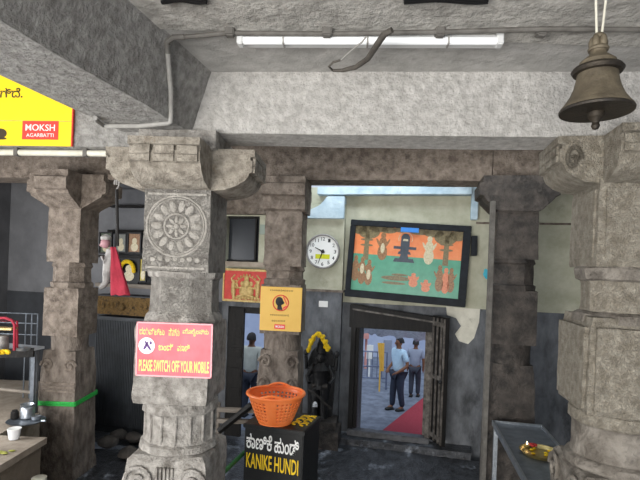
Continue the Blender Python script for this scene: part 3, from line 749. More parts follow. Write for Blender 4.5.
# yellow notice on the rear pillar
Yy = 5.05 - .03
c = at(280, 331, Yy); wy = 42 * Yy / F; hy = 44 * Yy / F
t = thing('yellow_notice', 'square yellow notice with a head in a red circle', 'sign', c, 0, None, (0, 0, -radians(6)))
m = MB(); m.box((-wy / 2, -.008, 0), (wy / 2, .008, hy)); m.bevel(.003); obj('board', m, 'yellow_sign', t)
def YN(zx, zy): return ((zx - 220) / 370 * wy, hy * (1 - (zy - 55) / 380))
u = wy / 370
c = YN(218, 192)
m = MB(); m.tube([(c[0] + 68 * u * cos(2 * pi * k / 40), -.009, c[1] + 68 * u * sin(2 * pi * k / 40)) for k in range(40)], .006, 6, closed=True); obj('red_ring', m, 'red_label', t)
m = MB(); m.disc((c[0] - 12 * u, c[1] + 12 * u), 34 * u, 40 * u, -.008, .002); m.disc((c[0] + 8 * u, c[1] + 2 * u), 24 * u, 18 * u, -.008, .002); m.prism([(c[0] - 30 * u, c[1] - 62 * u), (c[0] + 20 * u, c[1] - 62 * u), (c[0] + 2 * u, c[1] - 10 * u), (c[0] - 26 * u, c[1] - 10 * u)], -.010, -.008); obj('head_silhouette', m, 'black', t)
m = MB(); m.prism([(c[0] + 20 * u, c[1] - 58 * u), (c[0] + 60 * u, c[1] - 30 * u), (c[0] + 52 * u, c[1] - 20 * u), (c[0] + 22 * u, c[1] - 40 * u)], -.0105, -.008); m.prism([(c[0] + 18 * u, c[1] + 56 * u), (c[0] + 26 * u, c[1] + 60 * u), (c[0] + 60 * u, c[1] - 10 * u), (c[0] + 52 * u, c[1] - 14 * u)], -.0105, -.008); obj('ring_bar', m, 'red_label', t)
for zy, x0, x1 in ((85, 120, 320), (298, 130, 290), (348, 145, 265)):
    m = MB(); x = x0
    while x < x1:
        q = random.uniform(8, 18); p = YN(x, zy); h_ = random.uniform(5, 8) * u
        m.tube([(p[0] + q * u * .5 + q * u * .4 * cos(a), -.0085, p[1] + h_ * sin(a)) for a in [k * pi / 4 for k in range(8)]], .0016, 4, closed=True); x += q + 5
    obj('line_of_print', m, 'lettering_dark', t)
c = YN(217, 397); m = MB(); m.box((c[0] - 48 * u, -.01, c[1] - 20 * u), (c[0] + 48 * u, -.008, c[1] + 20 * u)); lb = obj('trade_label', m, 'red_label', t)
text('lettering', 'MOKSH', 'white', lb, c[0], c[1], 74 * u, 20 * u, -.010, .001, .01)

# red and gold relief above the left opening
a = rect(223, 269, 268, 302, .14); wP = a[2] - a[0]; hP = a[1] - a[3]
t = thing('relief_panel', 'gilded relief of a seated elephant-headed deity on red board', 'relief', WP((a[0] + a[2]) / 2, a[3], .14), -TH)
m = MB(); m.box((-wP / 2, 0, 0), (wP / 2, .03, hP)); obj('backing_board', m, 'red_board', t)
m = MB()
for p, q in (((-wP / 2, 0), (wP / 2, .03)), ((-wP / 2, hP - .03), (wP / 2, hP)), ((-wP / 2, 0), (-wP / 2 + .022, hP)), ((wP / 2 - .022, 0), (wP / 2, hP))): m.box((p[0], -.015, p[1]), (q[0], .03, q[1]))
m.bevel(.003); obj('frame', m, 'gold', t)
m = MB(); k_ = hP
m.ball((.02, -.005, k_ * .32), (.11, .03, .085), 14); m.ball((.02, -.015, k_ * .55), (.055, .03, .06), 14); m.ball((.02, -.01, k_ * .70), (.035, .02, .05), 12)
m.tube([(.02, -.035, k_ * .52), (.025, -.04, k_ * .42), (.045, -.035, k_ * .36)], [.015, .012, .008], 8)
for sx in (-1, 1):
    m.ball((.02 + sx * .065, -.005, k_ * .55), (.028, .01, .035), 10); m.tube([(.02 + sx * .05, -.01, k_ * .45), (.02 + sx * .12, -.015, k_ * .42), (.02 + sx * .14, -.01, k_ * .56)], .013, 8); m.tube([(.02 + sx * .02, -.02, k_ * .2), (.02 + sx * .12, -.02, k_ * .16)], .02, 8)
m.tube([(.02 + .16 * cos(a_), 0, k_ * .45 + .15 * sin(a_)) for a_ in [pi * q / 12 for q in range(13)]], .008, 6)
for q in range(9): m.ball((-.16 + q * .045, -.01, k_ * .11 + .008 * (q % 2)), (.026, .015, .024), 8)
for q in range(13):
    a_ = pi * q / 12; m.ball((.02 + .175 * cos(a_), -.005, k_ * .45 + .17 * sin(a_)), .014, 8)
obj('seated_deity', m, 'gold', t)
for sx in (-1, 1):
    m = MB(); x = .02 + sx * .17 - (.0 if sx > 0 else .02)
    m.ball((x, -.005, k_ * .6), (.025, .02, .03), 10); m.tube([(x, -.005, k_ * .55), (x, -.005, k_ * .3), (x - sx * .01, -.005, k_ * .12)], [.03, .035, .02], 10); m.tube([(x, -.01, k_ * .48), (x - sx * .06, -.015, k_ * .4)], .011, 6); m.tube([(x, -.01, k_ * .5), (x + sx * .03, -.015, k_ * .7), (x - sx * .02, -.01, k_ * .82)], .01, 6)
    obj('attendant', m, 'gold', t)

# ------------------------------------------------------------------ offering box and basket
psh = radians(17)
fl_ = at(245, 423, 3.9); zt = fl_.z
fr_ = onz(303.5, 431.5, zt)
dv = fr_ - fl_; wH = dv.length; psh = atan2(-dv.y, dv.x)
exh = Vector((cos(psh), -sin(psh), 0)); eyh = Vector((sin(psh), cos(psh), 0))
dH = .42
ch = (fl_ + fr_) / 2 + eyh * dH / 2
t = thing('offering_box', 'black painted offering box lettered KANIKE HUNDI', 'donation box', (ch.x, ch.y, 0), -psh)
m = MB(); m.box((-wH / 2, -dH / 2, .06), (wH / 2, dH / 2, zt - .03)); m.bevel(.008); obj('box_body', m, 'black_paint', t)
m = MB(); m.box((-wH / 2 - .012, -dH / 2 - .012, zt - .035), (wH / 2 + .012, dH / 2 + .012, zt)); m.bevel(.006)
lid = obj('lid', m, 'black_paint', t)
m = MB()
for kx, ky in ((.13, .05), (.2, .04), (.13, -.05), (.2, -.06), (.14, .13), (.2, .14)):
    m.tube([(kx + .028 * cos(a), ky + .034 * sin(a * 1.0), zt + .001) for a in [k * .55 for k in range(10)]], .008, 6); m.tube([(kx - .02, ky + .045, zt + .001), (kx + .03, ky + .05, zt + .001)], .007, 6)
obj('painted_letters', m, 'yellow_text', lid)
for sx in (-1, 1):
    for sy in (-1, 1):
        m = MB(); m.box((sx * (wH / 2 - .05) - .03, sy * (dH / 2 - .05) - .03, 0), (sx * (wH / 2 - .05) + .03, sy * (dH / 2 - .05) + .03, .06)); obj('foot', m, 'black_paint', t)
uH = wH / 58.5
yF_ = -dH / 2
text('lettering', 'ಕಾಣಿಕೆ', 'white', t, -14 * uH, zt - 15.5 * uH, 26 * uH, 14.5 * uH, yF_, .002, .014)
text('lettering', 'ಹುಂಡಿ', 'white', t, 13.5 * uH, zt - 16.0 * uH, 24 * uH, 14.5 * uH, yF_, .002, .014)
text('lettering', 'KANIKE HUNDI', 'yellow_text', t, -.5 * uH, zt - 34 * uH, 52 * uH, 14 * uH, yF_, .002, .012)
m = MB(); m.box((-.11, yF_ - .02, zt - 62 * uH), (.11, yF_ - .001, zt - 57 * uH)); m.bevel(.004); obj('hasp', m, 'steel_dark', t)

bc_ = onz(275, 422, zt); 
hb = zf(274, 393, bc_.y) - zt; Rr = 28 * bc_.y / F; Rb = 16 * bc_.y / F
t = thing('plastic_basket', 'orange perforated plastic basket on the black offering box', 'basket', (bc_.x, bc_.y, zt + .002), .3)
m = MB(); n = 72; lv = 17
prof = [(Rb + (Rr - Rb) * (i / lv) ** .8, hb * i / lv) for i in range(lv + 1)]
vs = [[m.bm.verts.new((r * cos(2 * pi * k / n), r * sin(2 * pi * k / n), z)) for k in range(n)] for r, z in prof]
for i in range(lv):
    for k in range(n):
        hole = (k % 2 == 0) and (i % 2 == 1) and 2 < i < lv - 2 and (k % 24) not in (0, 1, 2)
        if not hole: m._face([vs[i][k], vs[i][(k + 1) % n], vs[i + 1][(k + 1) % n], vs[i + 1][k]])
m._face(list(reversed(vs[0])))
bo = obj('bowl', m, 'orange', t)
sm = bo.modifiers.new('wall', 'SOLIDIFY'); sm.thickness = .005
m = MB(); m.tube([(Rr * 1.01 * cos(2 * pi * k / 48), Rr * 1.01 * sin(2 * pi * k / 48), hb) for k in range(48)], .013, 10, closed=True); obj('rim', m, 'orange', t)
for sg in (1, -1):
    m = MB(); a0 = pi / 2 * sg - .3 - .05
    m.tube([(Rr * 1.0 * cos(a0 + q), Rr * 1.0 * sin(a0 + q), hb + .004 + .024 * sin((q + .42) / .84 * pi)) for q in [(-.42 + .84 * k / 12) for k in range(13)]], .010, 8)
    obj('handle', m, 'orange', t)
m = MB(); m.lathe([(Rb * .9, -.001), (Rb * 1.04, 0), (Rb * 1.04, .012), (Rb * .9, .013)], 36); obj('foot_ring', m, 'orange', t)

# wooden barrier between pillar and box
Yw = 4.75
t = thing('wooden_barrier', 'low weathered barrier behind the offering box', 'barrier', (at(235, 420, Yw).x, Yw, 0))
for y0, y1 in ((407, 413), (418, 424)):
    m = MB(); a = at(205, y0, Yw); b = at(262, y1, Yw); m.box((a.x, Yw - .03, b.z), (b.x, Yw + .03, a.z)); m.bevel(.006); obj('rail', m, 'wood_grey', t, world=True)
for px in (216, 258):
    m = MB(); a = at(px, 404, Yw); m.box((a.x - .03, Yw + .03, 0), (a.x + .03, Yw + .09, a.z)); m.bevel(.006); obj('post', m, 'wood_grey', t, world=True)
m = MB(); a = at(251, 405, Yw - .05); b = at(219, 431, Yw - .05); m.tube([a, b], .035, 6); obj('brace', m, 'wood_dark', t, world=True)
# green pole
a = at(247, 450, 4.12); b = at(222, 474, 3.45); c = a + (a - b) * .1; d_ = b + Vector((-.01, .12, -b.z * .5))
m = MB(); m.tube([c, a, b, d_, Vector((d_.x, d_.y + .02, .01))], .017, 10)
tag(obj('green_pole', m, 'green_dark'), 'thin dark green bar leaning beside the offering box', 'bar')

# green rope on the rear pillar
m = MB(); h = .19 * 1.115 + .008; zr = zf(62, 404, 5.28)
def rope_ring(dz, h):
    pts = []
    for sx, sy in ((-1, -1), (1, -1), (1, 1), (-1, 1)):
        pts.append(Vector((sx * h, sy * h, zr + dz + (.03 if sy > 0 else 0) + .006 * sx)))
    out = []
    for i in range(4):
        for f in (0.02, .25, .5, .75, .98): out.append(pts[i].lerp(pts[(i + 1) % 4], f))
    return out
for q in (-.014, .004, .02): m.tube(rope_ring(q, h + random.uniform(0, .004)), .009, 8, closed=True)
tag(obj('green_rope', m, 'green_rope', loc=(blc[0], blc[1], 0), rotz=-radians(5)), 'bright green rope wound round the brown pillar', 'rope')

# ------------------------------------------------------------------ back wall things
# clock
cw = W(323, 251.5, .12); rC = (W(340, 251, .12)[0] - W(306, 251, .12)[0]) / 2
t = thing('wall_clock', 'round white wall clock with a yellow sticker', 'clock', WP(cw[0], cw[1] - rC, .125), 0, None, (0, 0, -TH))
T = Matrix.Translation((0, 0, rC)) @ Matrix.Rotation(pi / 2, 4, 'X')
m = MB(); m.lathe([(rC * .6, -.02), (rC * .98, -.02), (rC, 0), (rC, .022), (rC * .96, .03), (rC * .90, .026), (rC * .89, .012)], 48, T=T); obj('case', m, 'silver', t)
m = MB(); m.lathe([(.001, .008), (rC * .9, .008), (rC * .9, .012), (.001, .0121)], 48, T=T); obj('dial', m, 'white', t)
for k in range(1, 13):
    a = pi / 2 - k * pi / 6; text('numeral', str(k), 'black', t, rC * .72 * cos(a), rC + rC * .72 * sin(a), rC * (.14 if k < 10 else .22), rC * .2, -.012, .001, .01)
def hand(nm, a, ln, w_):
    m = MB(); d2 = Vector((sin(a), 0, cos(a))); p2 = Vector((cos(a), 0, -sin(a)))
    c = Vector((0, 0, rC)); q = [c - d2 * .12 * rC + p2 * w_, c - d2 * .12 * rC - p2 * w_, c + d2 * ln - p2 * w_ * .4, c + d2 * ln + p2 * w_ * .4]
    m.prism([(v.x, v.z) for v in q], -.019, -.015); obj(nm, m, 'black', t)
hand('hour_hand', radians(-64), rC * .5, rC * .045); hand('minute_hand', radians(200), rC * .74, rC * .03)
m = MB(); m.disc((0, rC), rC * .1, rC * .1, -.018, .004); obj('hub', m, 'black', t)
m = MB(); m.box((-rC * .42, -.0145, rC - rC * .42), (rC * .42, -.013, rC - rC * .16)); obj('sticker', m, pm('yellow_green_sticker', '#cfd21e'), t)
# small white plate under the clock
a = rect(319, 301, 328, 307, .1)
m = MB(); m.box((a[0], -.115, a[3]), (a[2], -.10, a[1])); m.bevel(.003)
tag(obj('switch_plate', m, 'white', loc=W0, rotz=-TH), 'small white plate on the wall below the clock', 'plate')
# framed painting
TILT = .045
cP = W(404.5, 262, .12); a0 = W(345, 258, .12)[0]; a1 = W(466, 264, .12)[0]
wF = a1 - a0; hF = W(404, 219.5, .12)[1] - W(404, 299, .12)[1]
t = thing('framed_painting', 'large framed devotional painting hanging above the doorway', 'painting', WP(cP[0], cP[1] - hF / 2, .11), 0, None, (radians(-2.5), TILT, -TH))
fw = .095
m = MB()
for p, q in (((-wF / 2, 0), (wF / 2, fw)), ((-wF / 2, hF - fw * .8), (wF / 2, hF)), ((-wF / 2, fw), (-wF / 2 + fw * .75, hF - fw * .8)), ((wF / 2 - fw, fw), (wF / 2, hF - fw * .8))): m.box((p[0], -.03, p[1]), (q[0], .03, q[1]))
m.bevel(.006); obj('frame', m, 'picture_frame', t)
x0, x1, z0, z1 = -wF / 2 + fw * .75, wF / 2 - fw, fw, hF - fw * .8
zm = z0 + (z1 - z0) * .57
m = MB(); m.mat('pic_green').box((x0, .0, z0), (x1, .01, zm)).mat('pic_orange').box((x0, .0, zm), (x1, .01, z1)); can = obj('canvas', m, None, t)
def PC(zx, zy): return (x0 + (zx - 40) / 530 * (x1 - x0), z1 - (zy - 65) / 355 * (z1 - z0))
u = (x1 - x0) / 530
m = MB()
# olive foliage along the top
for zx, zy, rx, rz in ((60, 80, 40, 28), (110, 95, 55, 35), (160, 75, 50, 18), (210, 80, 40, 16), (270, 75, 40, 12), (360, 78, 50, 16), (430, 82, 50, 20), (490, 100, 55, 38), (545, 88, 40, 26)):
    m.disc(PC(zx, zy), rx * u, rz * u, 0, .001)
for zx in (103, 497): m.prism([PC(zx - 14, 250), PC(zx + 14, 250), PC(zx + 10, 90), PC(zx - 10, 90)], -.001, 0)
for zy in (138, 168):
    for zx in (103, 497): m.disc(PC(zx, zy), 32 * u, 6 * u, 0, .0015)
obj('painted_trees', m, 'pic_tree', can)
m = MB()   # dark emblem
m.prism([PC(242, 248), PC(348, 248), PC(340, 228), PC(250, 228)], -.002, 0); m.prism([PC(272, 228), PC(318, 228), PC(312, 205), PC(278, 205)], -.002, 0)
m.prism([PC(240, 178), PC(352, 178), PC(352, 163), PC(240, 163)], -.002, 0); m.prism([PC(262, 205), PC(328, 205), PC(322, 190), PC(268, 190)], -.002, 0); m.prism([PC(274, 192), PC(316, 192), PC(316, 175), PC(274, 175)], -.002, 0)
m.prism([PC(274, 165), PC(318, 165), PC(318, 110), PC(308, 96), PC(296, 92), PC(284, 96), PC(274, 110)], -.002, 0); obj('painted_stone', m, 'pic_dark', can)
m = MB(); m.prism([PC(284, 133), PC(310, 133), PC(308, 122), PC(286, 122)], -.003, -.002)
c_ = PC(296, 128); m.tube([(c_[0] + 34 * u * cos(a), -.002, c_[1] + 6 * u + 34 * u * sin(a)) for a in [-.4 + (pi + .8) * k / 16 for k in range(17)]], .004, 5); obj('painted_marks', m, 'pic_pale', can)
def fig(zx, zy, h_, w_, mb):
    c = PC(zx, zy); mb.disc((c[0], c[1] + h_ * .40 * u), w_ * .22 * u, h_ * .11 * u, 0, .002); mb.disc((c[0], c[1] + h_ * .12 * u), w_ * .34 * u, h_ * .22 * u, 0, .0015); mb.disc((c[0], c[1] - h_ * .22 * u), w_ * .42 * u, h_ * .28 * u, 0, .001)
    mb.disc((c[0] - w_ * .38 * u, c[1] + h_ * .12 * u), w_ * .10 * u, h_ * .18 * u, 0, .0012, 12, .5); mb.disc((c[0] + w_ * .38 * u, c[1] + h_ * .12 * u), w_ * .10 * u, h_ * .18 * u, 0, .0012, 12, -.5)
for args in ((185, 170, 140, 58, 'pic_brown'), (415, 175, 140, 58, 'pic_pale'), (55, 300, 130, 46, 'pic_brown'), (90, 310, 140, 46, 'pic_brown'), (125, 318, 130, 46, 'pic_brown'), (475, 320, 130, 46, 'pic_brown'), (505, 330, 125, 46, 'pic_skin'), (530, 325, 120, 42, 'pic_brown'), (350, 340, 70, 52, 'pic_skin'), (412, 365, 60, 50, 'pic_skin')):
    m = MB(); fig(*args[:4], m); obj('painted_figure', m, args[4], can)
for zx, zy in ((185, 180), (415, 190), (90, 300), (125, 330)):
    m = MB(); c = PC(zx, zy); m.disc(c, 10 * u, 26 * u, -.002, .001); obj('painted_robe', m, 'pic_pale', can)
m = MB(); m.disc(PC(265, 338), 75 * u, 12 * u, 0, .001); m.disc(PC(255, 365), 60 * u, 7 * u, 0, .001); m.disc(PC(280, 318), 40 * u, 6 * u, 0, .001); obj('painted_offering', m, 'pic_tree', can)
m = MB(); c = PC(313, 74); m.box((c[0] - 44 * u, -.034, c[1] - 10 * u), (c[0] + 44 * u, -.006, c[1] + 12 * u)); obj('tape', m, 'blue_tape', t)
# dark box beside it and cyan splash
a = rect(471, 236, 477, 256, .04)
m = MB(); m.box((a[0], -.09, a[3]), (a[2], 0, a[1])); m.box((a[0] + .02, -.1, a[3] + .03), (a[2] - .02, -.09, a[1] - .03)); m.bevel(.004); tag(obj('junction_box', m, 'picture_frame', loc=W0, rotz=-TH), 'small dark box on the wall right beside the painting', 'box')
m = MB(); c = at(487, 274.5, 4.44)
a = rect(483, 268, 491, 280, .006)
cs, cz_ = (a[0] + a[2]) / 2, (a[1] + a[3]) / 2
m.prism([(cs + (a[2] - a[0]) / 2 * cos(k * pi / 8) * random.uniform(.75, 1.1), cz_ + (a[1] - a[3]) / 2 * sin(k * pi / 8) * random.uniform(.75, 1.1)) for k in range(16)], -.006, 0)
tag(obj('paint_splash', m, 'cyan', loc=W0, rotz=-TH), 'cyan paint splash on the cream wall beside the dark pillar', 'stain')
a = rect(261.5, 226, 267, 233, .03)
m = MB(); m.box((a[0] - .03, -.03, a[3] - .02), (a[2] - .02, 0, a[1] + .02)); m.bevel(.004); tag(obj('switch_box', m, pm('grey_green_switch', '#8e9a8e'), loc=W0, rotz=-TH), 'tiny grey-green switch box beside the dark window', 'switch')

# black deity statue with garland
Ys = 6.15
sp = at(319, 418, Ys)
t = thing('stone_deity', 'black oiled stone deity standing left of the doorway', 'statue', (sp.x, Ys, 0), -TH * .6)
k = Ys / F
m = MB(); m.box((-.27, -.2, 0), (.27, .2, sp.z - .1)); m.box((-.23, -.17, sp.z - .1), (.23, .17, sp.z)); m.subdiv(.12).rough(.012, 9, 8); obj('pedestal', m, 'stone_dark', t)
zb_ = sp.z; H = zf(319, 339, Ys) - zb_
m = MB(); arch = [(-.16, zb_), (.16, zb_)] + [(.185 * cos(a), zb_ + H * .62 + .3 * sin(a)) for a in [pi * q / 12 for q in range(13)]]
m.prism(arch, .06, .11); m.bevel(.01); obj('back_slab', m, 'black_stone', t)
m = MB()
m.tube([(-.06, 0, zb_), (-.055, 0, zb_ + H * .22), (-.05, 0, zb_ + H * .42)], [.05, .055, .07], 12); m.tube([(.06, 0, zb_), (.055, 0, zb_ + H * .22), (.05, 0, zb_ + H * .42)], [.05, .055, .07], 12)
m.tube([(0, 0, zb_ + H * .38), (0, 0, zb_ + H * .5), (0, -.01, zb_ + H * .62), (0, 0, zb_ + H * .7)], [.1, .085, .115, .05], 16)
m.ball((0, -.02, zb_ + H * .77), (.06, .062, .075), 16); m.ball((0, -.085, zb_ + H * .765), (.012, .015, .016), 8)
for sx in (-1, 1):
    m.tube([(sx * .1, 0, zb_ + H * .64), (sx * .17, -.02, zb_ + H * .52), (sx * .13, -.1, zb_ + H * .46)], [.036, .03, .024], 10); m.tube([(sx * .1, .02, zb_ + H * .65), (sx * .19, .02, zb_ + H * .62), (sx * .2, .0, zb_ + H * .78)], [.034, .028, .022], 10); m.ball((sx * .2, 0, zb_ + H * .82), (.035, .025, .04), 10)
    m.ball((sx * .062, -.01, zb_ + H * .76), (.014, .016, .03), 8)
obj('figure', m, 'black_stone', t)
m = MB(); m.lathe([(.065, 0), (.07, .03), (.055, .08), (.06, .1), (.035, .16), (.02, .19), (.001, .22)], 18, (0, -.01, zb_ + H * .83)); obj('crown', m, 'black_stone', t)
m = MB(); m.tube([(-.14, -.12, zb_ + H * .38), (0, -.13, zb_ + H * .30), (.16, -.11, zb_ + H * .16)], .016, 8); m.tube([(-.1, -.06, zb_ + H * .42), (.1, -.06, zb_ + H * .42)], .03, 8); obj('sash', m, 'stone_dark', t)
m = MB()
A = [(308.5, 351), (310, 345.5), (312.5, 340), (315, 335.5), (318, 333.5), (321, 336), (324, 341), (326.5, 346), (328, 351.5)]
for i in range(len(A) - 1):
    for f in (0, .33, .66):
        px = A[i][0] + (A[i + 1][0] - A[i][0]) * f; py = A[i][1] + (A[i + 1][1] - A[i][1]) * f
        p = at(px, py, Ys - .12 + random.uniform(-.01, .01)); m.ball(p, random.uniform(.022, .030), 8)
        m.ball(p + Vector((random.uniform(-.02, .02), .03, random.uniform(-.02, .02))), .024, 8)
tag(obj('flower_garland', m, 'yellow_flower'), 'yellow marigold garland draped over the black deity', 'garland')
p = at(315, 404, Ys - .24); m = MB(); m.lathe([(.012, -.02), (.022, -.01), (.024, .01), (.014, .026), (.003, .03)], 14, p + Vector((0, .0, .0)))
m.box((p.x - .03, p.y - .03, p.z - .03), (p.x + .03, p.y + .09, p.z - .02)); tag(obj('oil_lamp', m, 'marble_white'), 'tiny white cup at the foot of the black deity', 'lamp')

# ------------------------------------------------------------------ steel table and brass plate
zT = zf(492, 420, 4.42)
A_ = onz(492, 420, zT); B_ = onz(540, 421.5, zT); C_ = onz(525, 480, zT)
ey_ = (A_ - C_).normalized(); psi = atan2(ey_.x, ey_.y); ex_ = Vector((cos(psi), -sin(psi), 0))
wT = (B_ - A_).dot(ex_); lT = 1.75
t = thing('steel_table', 'narrow grey steel table beside the broad scored pillar', 'table', A_ + ex_ * wT / 2 - ey_ * lT / 2 - Vector((0, 0, zT)), -psi)
m = MB(); m.box((-wT / 2 + .02, -lT / 2 + .02, zT - .035), (wT / 2 - .02, lT / 2 - .02, zT - .02)); obj('table_top', m, 'steel_dark', t)
m = MB()
for p, q in (((-wT / 2, -lT / 2), (wT / 2, -lT / 2 + .02)), ((-wT / 2, lT / 2 - .02), (wT / 2, lT / 2)), ((-wT / 2, -lT / 2 + .02), (-wT / 2 + .02, lT / 2 - .02)), ((wT / 2 - .02, -lT / 2 + .02), (wT / 2, lT / 2 - .02))): m.box((p[0], p[1], zT - .05), (q[0], q[1], zT))
m.bevel(.003); obj('rim', m, 'steel', t)
for sx in (-1, 1):
    for sy in (-1, 1):
        m = MB(); m.box((sx * (wT / 2 - .03) - .018, sy * (lT / 2 - .03) - .018, 0), (sx * (wT / 2 - .03) + .018, sy * (lT / 2 - .03) + .018, zT - .05)); obj('leg', m, 'steel', t)
m = MB(); m.box((-wT / 2 + .03, -lT / 2 + .03, .3), (wT / 2 - .03, lT / 2 - .03, .32)); obj('lower_shelf', m, 'steel_dark', t)
cpz = zT - .02
pc = onz(541, 455, cpz)
rP = 20 * pc.y / F
t = thing('brass_plate', 'brass offering plate on the grey steel table', 'plate', (pc.x, pc.y, cpz), .2)
m = MB(); m.lathe([(rP * .8, 0), (rP * .85, .004), (rP, .03), (rP * 1.03, .032), (rP * .97, .028), (rP * .82, .008), (.001, .007)], 40); obj('plate', m, 'brass', t)
for nm, px, py, col, lab, cat in (('flower', 533, 446, 'rose', 'dark red flower on the brass plate', 'flower'),):
    p = onz(px, py, cpz + .03); m = MB()
    for q in range(9):
        a = q * 2.4; m.ball(p + Vector((.018 * cos(a) * (q / 8 + .3), .018 * sin(a) * (q / 8 + .3), .008 + .004 * (8 - q) / 8)), (.016, .016, .01), 8)
    tag(obj(nm, m, col), lab, cat)
p = onz(527, 447, cpz + .012)
t = thing('small_lamp', 'tiny lit brass lamp on the rim of the offering plate', 'lamp', p)
m = MB(); m.lathe([(.012, -.0), (.02, .008), (.022, .02), (.016, .018), (.001, .012)], 16); obj('bowl', m, 'brass', t)
m = MB(); m.lathe([(.001, .018), (.006, .024), (.005, .034), (.001, .046)], 10); obj('flame', m, 'flame', t)
m = MB()
for q in range(6):
    a = q * 1.7; rr = rP * (.25 + .5 * ((q * 7) % 10) / 10); m.ball((pc.x + rr * cos(a), pc.y + rr * sin(a), cpz + .016), (.016, .016, .007), 8)
tag(obj('flower_petals', m, 'yellow_flower'), 'loose yellow petals heaped on the brass plate', 'petals', kind='stuff')

# ------------------------------------------------------------------ left side: platform, table, vessels
ZPf = .75
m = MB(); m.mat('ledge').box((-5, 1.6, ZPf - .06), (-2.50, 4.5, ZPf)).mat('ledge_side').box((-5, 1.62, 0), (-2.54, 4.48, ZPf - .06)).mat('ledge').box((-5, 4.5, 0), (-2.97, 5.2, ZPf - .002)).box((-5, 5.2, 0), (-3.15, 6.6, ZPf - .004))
m.subdiv(.25).rough(.008, 4, 21)
struct(obj('trim_14', m, None, smooth=40))
def onp(px, py): return onz(px, py, ZPf + .004)
zTt = zf(43, 346, 5.25)
R1 = onz(43.5, 346.5, zTt)
t = thing('side_table', 'dark framed table with a bright top on the stone platform', 'table', (R1.x - .5, R1.y + .0, ZPf))
q0, q1 = R1.x - 1.05, R1.x; y0_, y1_ = R1.y - .42, R1.y + .02
m = MB(); m.hexa([Vector((q0, y0_ - .1, zTt - .025)), Vector((q1 - .02, y0_ + .28, zTt - .025)), Vector((q1, y1_, zTt - .025)), Vector((q0, y1_ + .25, zTt - .025)), Vector((q0, y0_ - .1, zTt)), Vector((q1 - .02, y0_ + .28, zTt)), Vector((q1, y1_, zTt)), Vector((q0, y1_ + .25, zTt))]); obj('table_top', m, pm('pale_grey_table_top', '#a4a8ae', '#bdc1c6', 8, .35), t, world=True)
m = MB(); a = Vector((q0, y0_ - .1, 0)); b = Vector((q1 - .02, y0_ + .28, 0)); m.hexa([a + Vector((0, -.012, zTt - .09)), b + Vector((0, -.012, zTt - .09)), b + Vector((0, .01, zTt - .09)), a + Vector((0, .01, zTt - .09)), a + Vector((0, -.012, zTt + .004)), b + Vector((0, -.012, zTt + .004)), b + Vector((0, .01, zTt + .004)), a + Vector((0, .01, zTt + .004))]); obj('apron', m, 'wood_dark', t, world=True)
for x, y in ((q1 - .04, R1.y - .1), (q1 - .06, R1.y - .02), (q0 + .05, y0_ - .02), (q0 + .05, y1_ + .2)):
    m = MB(); m.box((x - .02, y - .02, ZPf), (x + .02, y + .02, zTt - .03)); obj('leg', m, 'steel_dark', t, world=True)
m = MB(); m.tube([(q0, y1_ - .1, ZPf + .3), (q1 - .04, y1_ - .05, ZPf + .22)], .018, 8); obj('brace', m, 'wood_grey', t, world=True)
# red wire stand with garland
p = onz(4, 350, zTt + .016)
t = thing('red_stand', 'red looped wire stand on the dark framed table', 'stand', p)
m = MB(); zt_ = zf(5, 319, p.y); xr = at(15, 320, p.y).x
m.tube([(p.x - .2, p.y, p.z), (p.x - .2, p.y, zt_), (p.x, p.y, zt_ + .01), (xr - .03, p.y, zt_ - .01), (xr, p.y, zt_ - .06), (xr + .005, p.y, p.z)], .014, 8); m.tube([(p.x - .2, p.y + .1, p.z), (p.x - .2, p.y + .1, zt_ - .04), (xr - .04, p.y + .1, zt_ - .03), (xr - .03, p.y + .1, p.z)], .012, 8); obj('wire_loop', m, 'red_cloth', t, world=True)
m = MB(); m.box((p.x - .2, p.y - .01, zf(5, 330, p.y)), (xr - .03, p.y + .1, zf(5, 328, p.y))); obj('cross_bar', m, 'gold', t, world=True)
m = MB(); m.lathe([(.05, 0), (.06, .02), (.055, .12), (.06, .14), (.045, .14)], 20, (p.x - .05, p.y + .05, p.z)); obj('holder', m, 'silver', t, world=True)
# marigolds
p = onz(4, 353, zTt + .01); m = MB()
for q in range(16): m.ball((p.x - .14 + q * .014, p.y - .05 + random.uniform(-.04, .02), zTt + .02 + random.uniform(0, .02)), random.uniform(.018, .026), 8)
tag(obj('marigolds', m, 'yellow_flower'), 'row of yellow marigolds on the edge of the dark framed table', 'flowers', kind='stuff')
p = onz(23, 350.5, zTt + .002); m = MB(); m.lathe([(.05, 0), (.06, .004), (.075, .03), (.07, .03), (.05, .006)], 24, p); tag(obj('steel_bowl', m, 'steel'), 'shallow steel bowl beside the marigolds', 'bowl')
# wire rack behind
a = at(25, 346, 5.75); b = at(38, 314, 5.75); m = MB()
for q in (0, .5, 1): m.tube([(a.x + (b.x - a.x) * q, 5.75, ZPf), (a.x + (b.x - a.x) * q, 5.75, b.z)], .008, 6)
for q in (0, .35, .7, 1): m.tube([(a.x - .4, 5.75, a.z + (b.z - a.z) * q), (b.x, 5.75, a.z + (b.z - a.z) * q)], .007, 6)
tag(obj('wire_rack', m, 'steel_dark'), 'thin wire rack behind the dark framed table', 'rack')
